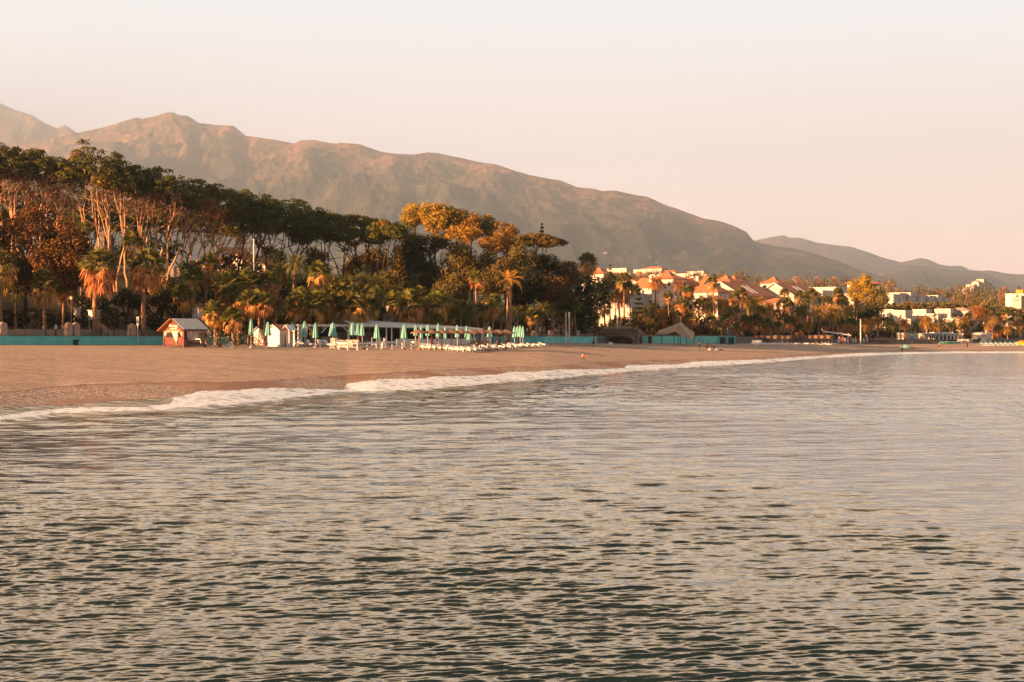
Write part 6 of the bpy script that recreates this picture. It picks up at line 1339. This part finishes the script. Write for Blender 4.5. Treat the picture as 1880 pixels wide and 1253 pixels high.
# ================================================================ PEOPLE
def person(p, joints, rad, label, clothes, rz=0, hairm='hair', head=None, scale=1.0):
    """joints: name -> (x,y,z); one skinned body surface plus clothing and hair parts"""
    names = list(joints); me = bpy.data.meshes.new('b'); E_ = [('pelvis','chest'),('chest','neck'),('neck','head'),('head','crown'),('chest','sl'),('sl','el'),('el','hl'),('chest','sr'),('sr','er'),('er','hr'),('pelvis','jl'),('jl','kl'),('kl','al'),('al','tl'),('pelvis','jr'),('jr','kr'),('kr','ar'),('ar','tr')]
    me.from_pydata([joints[n] for n in names], [(names.index(a), names.index(b)) for a, b in E_], []); o = bpy.data.objects.new('b', me); COL.objects.link(o); md = o.modifiers.new('s', 'SKIN'); sv = me.skin_vertices[0].data
    RD = dict(pelvis=.145, chest=.15, neck=.06, head=.10, crown=.075, sl=.06, el=.042, hl=.032, sr=.06, er=.042, hr=.032, jl=.09, kl=.055, al=.035, tl=.035, jr=.09, kr=.055, ar=.035, tr=.035)
    for i, n in enumerate(names): r = RD[n]; sv[i].radius = (r, r*(.75 if n in ('pelvis', 'chest') else 1)); sv[i].use_root = (n == 'pelvis')
    o.modifiers.new('u', 'SUBSURF').levels = 1; bpy.context.view_layer.update(); dg = bpy.context.evaluated_depsgraph_get(); bm_ = bpy.data.meshes.new_from_object(o.evaluated_get(dg)); bpy.data.objects.remove(o); bm_.name = 'body'; bm_.materials.clear(); bm_.materials.append(M['skin'])
    t = thing('person', p, 'person', label, rz=rz, scale=scale); inst('body', bm_, t); J = {k: Vector(v) for k, v in joints.items()}
    h = MB(); c = J['head'].lerp(J['crown'], .55)+Vector((0, .025, .02)); h.lathe([(.01, .115), (.07, .10), (.115, .045), (.12, -.02), (.095, -.07)], M[hairm], 10, tuple(c)); h.build('hair', t)
    for nm, m_, parts in clothes:
        q = MB()
        for seg, r0, r1 in parts:
            a, b = J[seg[0]], J[seg[1]]; f0, f1 = (seg[2], seg[3]) if len(seg) > 2 else (0, 1); pts = [a.lerp(b, f0+(f1-f0)*i/3) for i in range(4)]; q.tube([tuple(v) for v in pts], [r0+(r1-r0)*i/3 for i in range(4)], M[m_], 9)
        q.build(nm, t)
    return t
ST = dict(pelvis=(0,0,.95), chest=(0,0,1.33), neck=(0,0,1.50), head=(0,-.01,1.60), crown=(0,-.01,1.72), sl=(-.19,0,1.42), el=(-.25,.02,1.14), hl=(-.24,-.08,.90), sr=(.19,0,1.42), er=(.25,.02,1.14), hr=(.24,-.08,.90), jl=(-.10,0,.88), kl=(-.11,-.02,.48), al=(-.12,.02,.08), tl=(-.12,-.15,.03), jr=(.10,0,.88), kr=(.11,-.02,.48), ar=(.12,.02,.08), tr=(.12,-.15,.03))
def pose(**k): d = dict(ST); d.update(k); return d
SHORTS = [('shorts', 'black', [(('pelvis','chest',-.15,.25),.16,.155),(('jl','kl',0,.75),.115,.10),(('jr','kr',0,.75),.115,.10)])]
def trousers(m_): return ('trousers', m_, [(('pelvis','chest',-.2,.2),.16,.15),(('jl','al',0,.95),.115,.065),(('jr','ar',0,.95),.115,.065)])
def shirt(m_): return ('shirt', m_, [(('pelvis','neck',.1,.95),.165,.13),(('sl','el',0,.7),.085,.07),(('sr','er',0,.7),.085,.07)])
pw = Vector(on_wall(103, 3.5)); walkp = pose(kl=(-.11,-.18,.50), al=(-.12,-.05,.10), tl=(-.12,-.2,.06), kr=(.11,.05,.48), ar=(.12,.28,.12), tr=(.12,.16,.04), hl=(-.22,.16,.93), hr=(.22,-.22,.96))
person(pw, walkp, None, 'person in white T-shirt and black trousers walking along the promenade at left', [shirt('white'), trousers('black')], rz=1.2)
person(onbeach(1090, 637.5), pose(hl=(-.16,-.15,1.0), hr=(.30,0,.92)), None, 'shirtless man in dark shorts standing near the yellow ball', SHORTS, rz=.3)
person(onbeach(1163, 634.5), pose(el=(-.38,.05,1.18), hl=(-.17,-.05,1.03), er=(.38,.05,1.18), hr=(.17,-.05,1.03)), None, 'shirtless man with hands on hips beside the mushroom shaped palm', SHORTS)
SIT = pose(pelvis=(0,0,.14), chest=(.03,.05,.50), neck=(.05,0,.66), head=(.08,-.03,.76), crown=(.09,-.03,.88), sl=(-.12,.0,.60), sr=(.16,0,.60), el=(.02,-.15,.42), hl=(.28,-.15,.42), er=(.26,.1,.42), hr=(.38,0,.46), jl=(.05,-.08,.13), kl=(.42,-.12,.46), al=(.62,-.12,.08), tl=(.76,-.12,.04), jr=(.05,.08,.13), kr=(.44,.12,.44), ar=(.66,.12,.08), tr=(.80,.12,.04))
person(onbeach(1070, 660), SIT, None, 'tanned person sitting on the sand with bent knees, nearest the water', [('shorts', 'black', [(('pelvis','chest',-.1,.2),.155,.15),(('jl','kl',0,.4),.11,.09),(('jr','kr',0,.4),.11,.09)])], scale=1.12)
person(onbeach(1284, 642), pose(hl=(-.1,-.3,1.1), hr=(.2,-.3,1.1)), None, 'person in white shirt and green shorts, left of the group of three', [shirt('cream'), ('shorts', 'greencl', SHORTS[0][2])], rz=.6)
CR = pose(pelvis=(0,.1,.55), chest=(0,-.18,.86), neck=(0,-.30,.98), head=(0,-.38,1.05), crown=(0,-.42,1.16), sl=(-.18,-.22,.92), sr=(.18,-.22,.92), el=(-.22,-.40,.68), er=(.22,-.40,.68), hl=(-.12,-.55,.45), hr=(.12,-.55,.45), jl=(-.10,.08,.52), kl=(-.14,-.28,.48), al=(-.12,.0,.08), tl=(-.12,-.16,.03), jr=(.10,.08,.52), kr=(.14,-.28,.48), ar=(.12,.0,.08), tr=(.12,-.16,.03))
person(onbeach(1297, 642.5), CR, None, 'crouching person in orange top and green shorts, middle of the group of three', [shirt('orange'), ('shorts', 'greencl', SHORTS[0][2])], rz=.9)
BN = pose(pelvis=(0,.12,.92), chest=(0,-.22,1.10), neck=(0,-.38,1.08), head=(0,-.48,1.04), crown=(0,-.58,.98), sl=(-.19,-.27,1.10), sr=(.19,-.27,1.10), el=(-.2,-.34,.82), er=(.2,-.34,.82), hl=(-.12,-.42,.55), hr=(.12,-.42,.55), jl=(-.1,.1,.86), jr=(.1,.1,.86))
person(onbeach(1311, 643.5), BN, None, 'person in white shirt bending over the bags, right of the group of three', [shirt('white'), SHORTS[0]], rz=-1.3)
pz = onbeach(1656.5, 646.5); person(pz, pose(), None, 'person in white top standing at the water edge on the far beach', [shirt('white'), trousers('black')])
person(onbeach(1724, 641.5), pose(), None, 'tanned person standing alone on the far sand below the boats', SHORTS); person(onbeach(1776, 639), pose(), None, 'person in dark clothes on the far sand at right', [shirt('black'), trousers('black')])
person(on_wall(968, 3), walkp, None, 'person in blue top on the promenade left of the small pillars', [shirt('blue'), trousers('black')], rz=-1.2); person(on_wall(975, 3), walkp, None, 'person in orange top on the promenade beside the first small pillar', [shirt('orange'), trousers('black')], rz=-1.2)
person(at(793, 214), pose(hl=(-.1,-.3,1.0)), None, 'person in dark clothes standing behind the reed parasols', [shirt('black'), trousers('black')]); person(at(802, 213), walkp, None, 'person in blue clothes between reed parasols and the low white wall', [shirt('blue'), trousers('black')], rz=.8)
LY = pose(pelvis=(0,0,.14), chest=(-.38,0,.16), neck=(-.55,0,.2), head=(-.66,0,.24), crown=(-.78,0,.26), sl=(-.45,-.18,.14), sr=(-.45,.18,.14), el=(-.2,-.26,.1), er=(-.2,.26,.1), hl=(.05,-.24,.08), hr=(.05,.24,.08), jl=(.07,-.1,.13), jr=(.07,.1,.13), kl=(.5,-.1,.25), kr=(.5,.1,.12), al=(.9,-.1,.08), ar=(.93,.1,.08), tl=(.98,-.1,.18), tr=(1.0,.1,.18))
person(onbeach(1676, 640.5), LY, None, 'person in orange lying on the far sand right of the turquoise umbrella', [('swimsuit', 'orange', [(('pelvis','neck',-.2,.9),.16,.14)])], scale=1.1)
finish_labels()
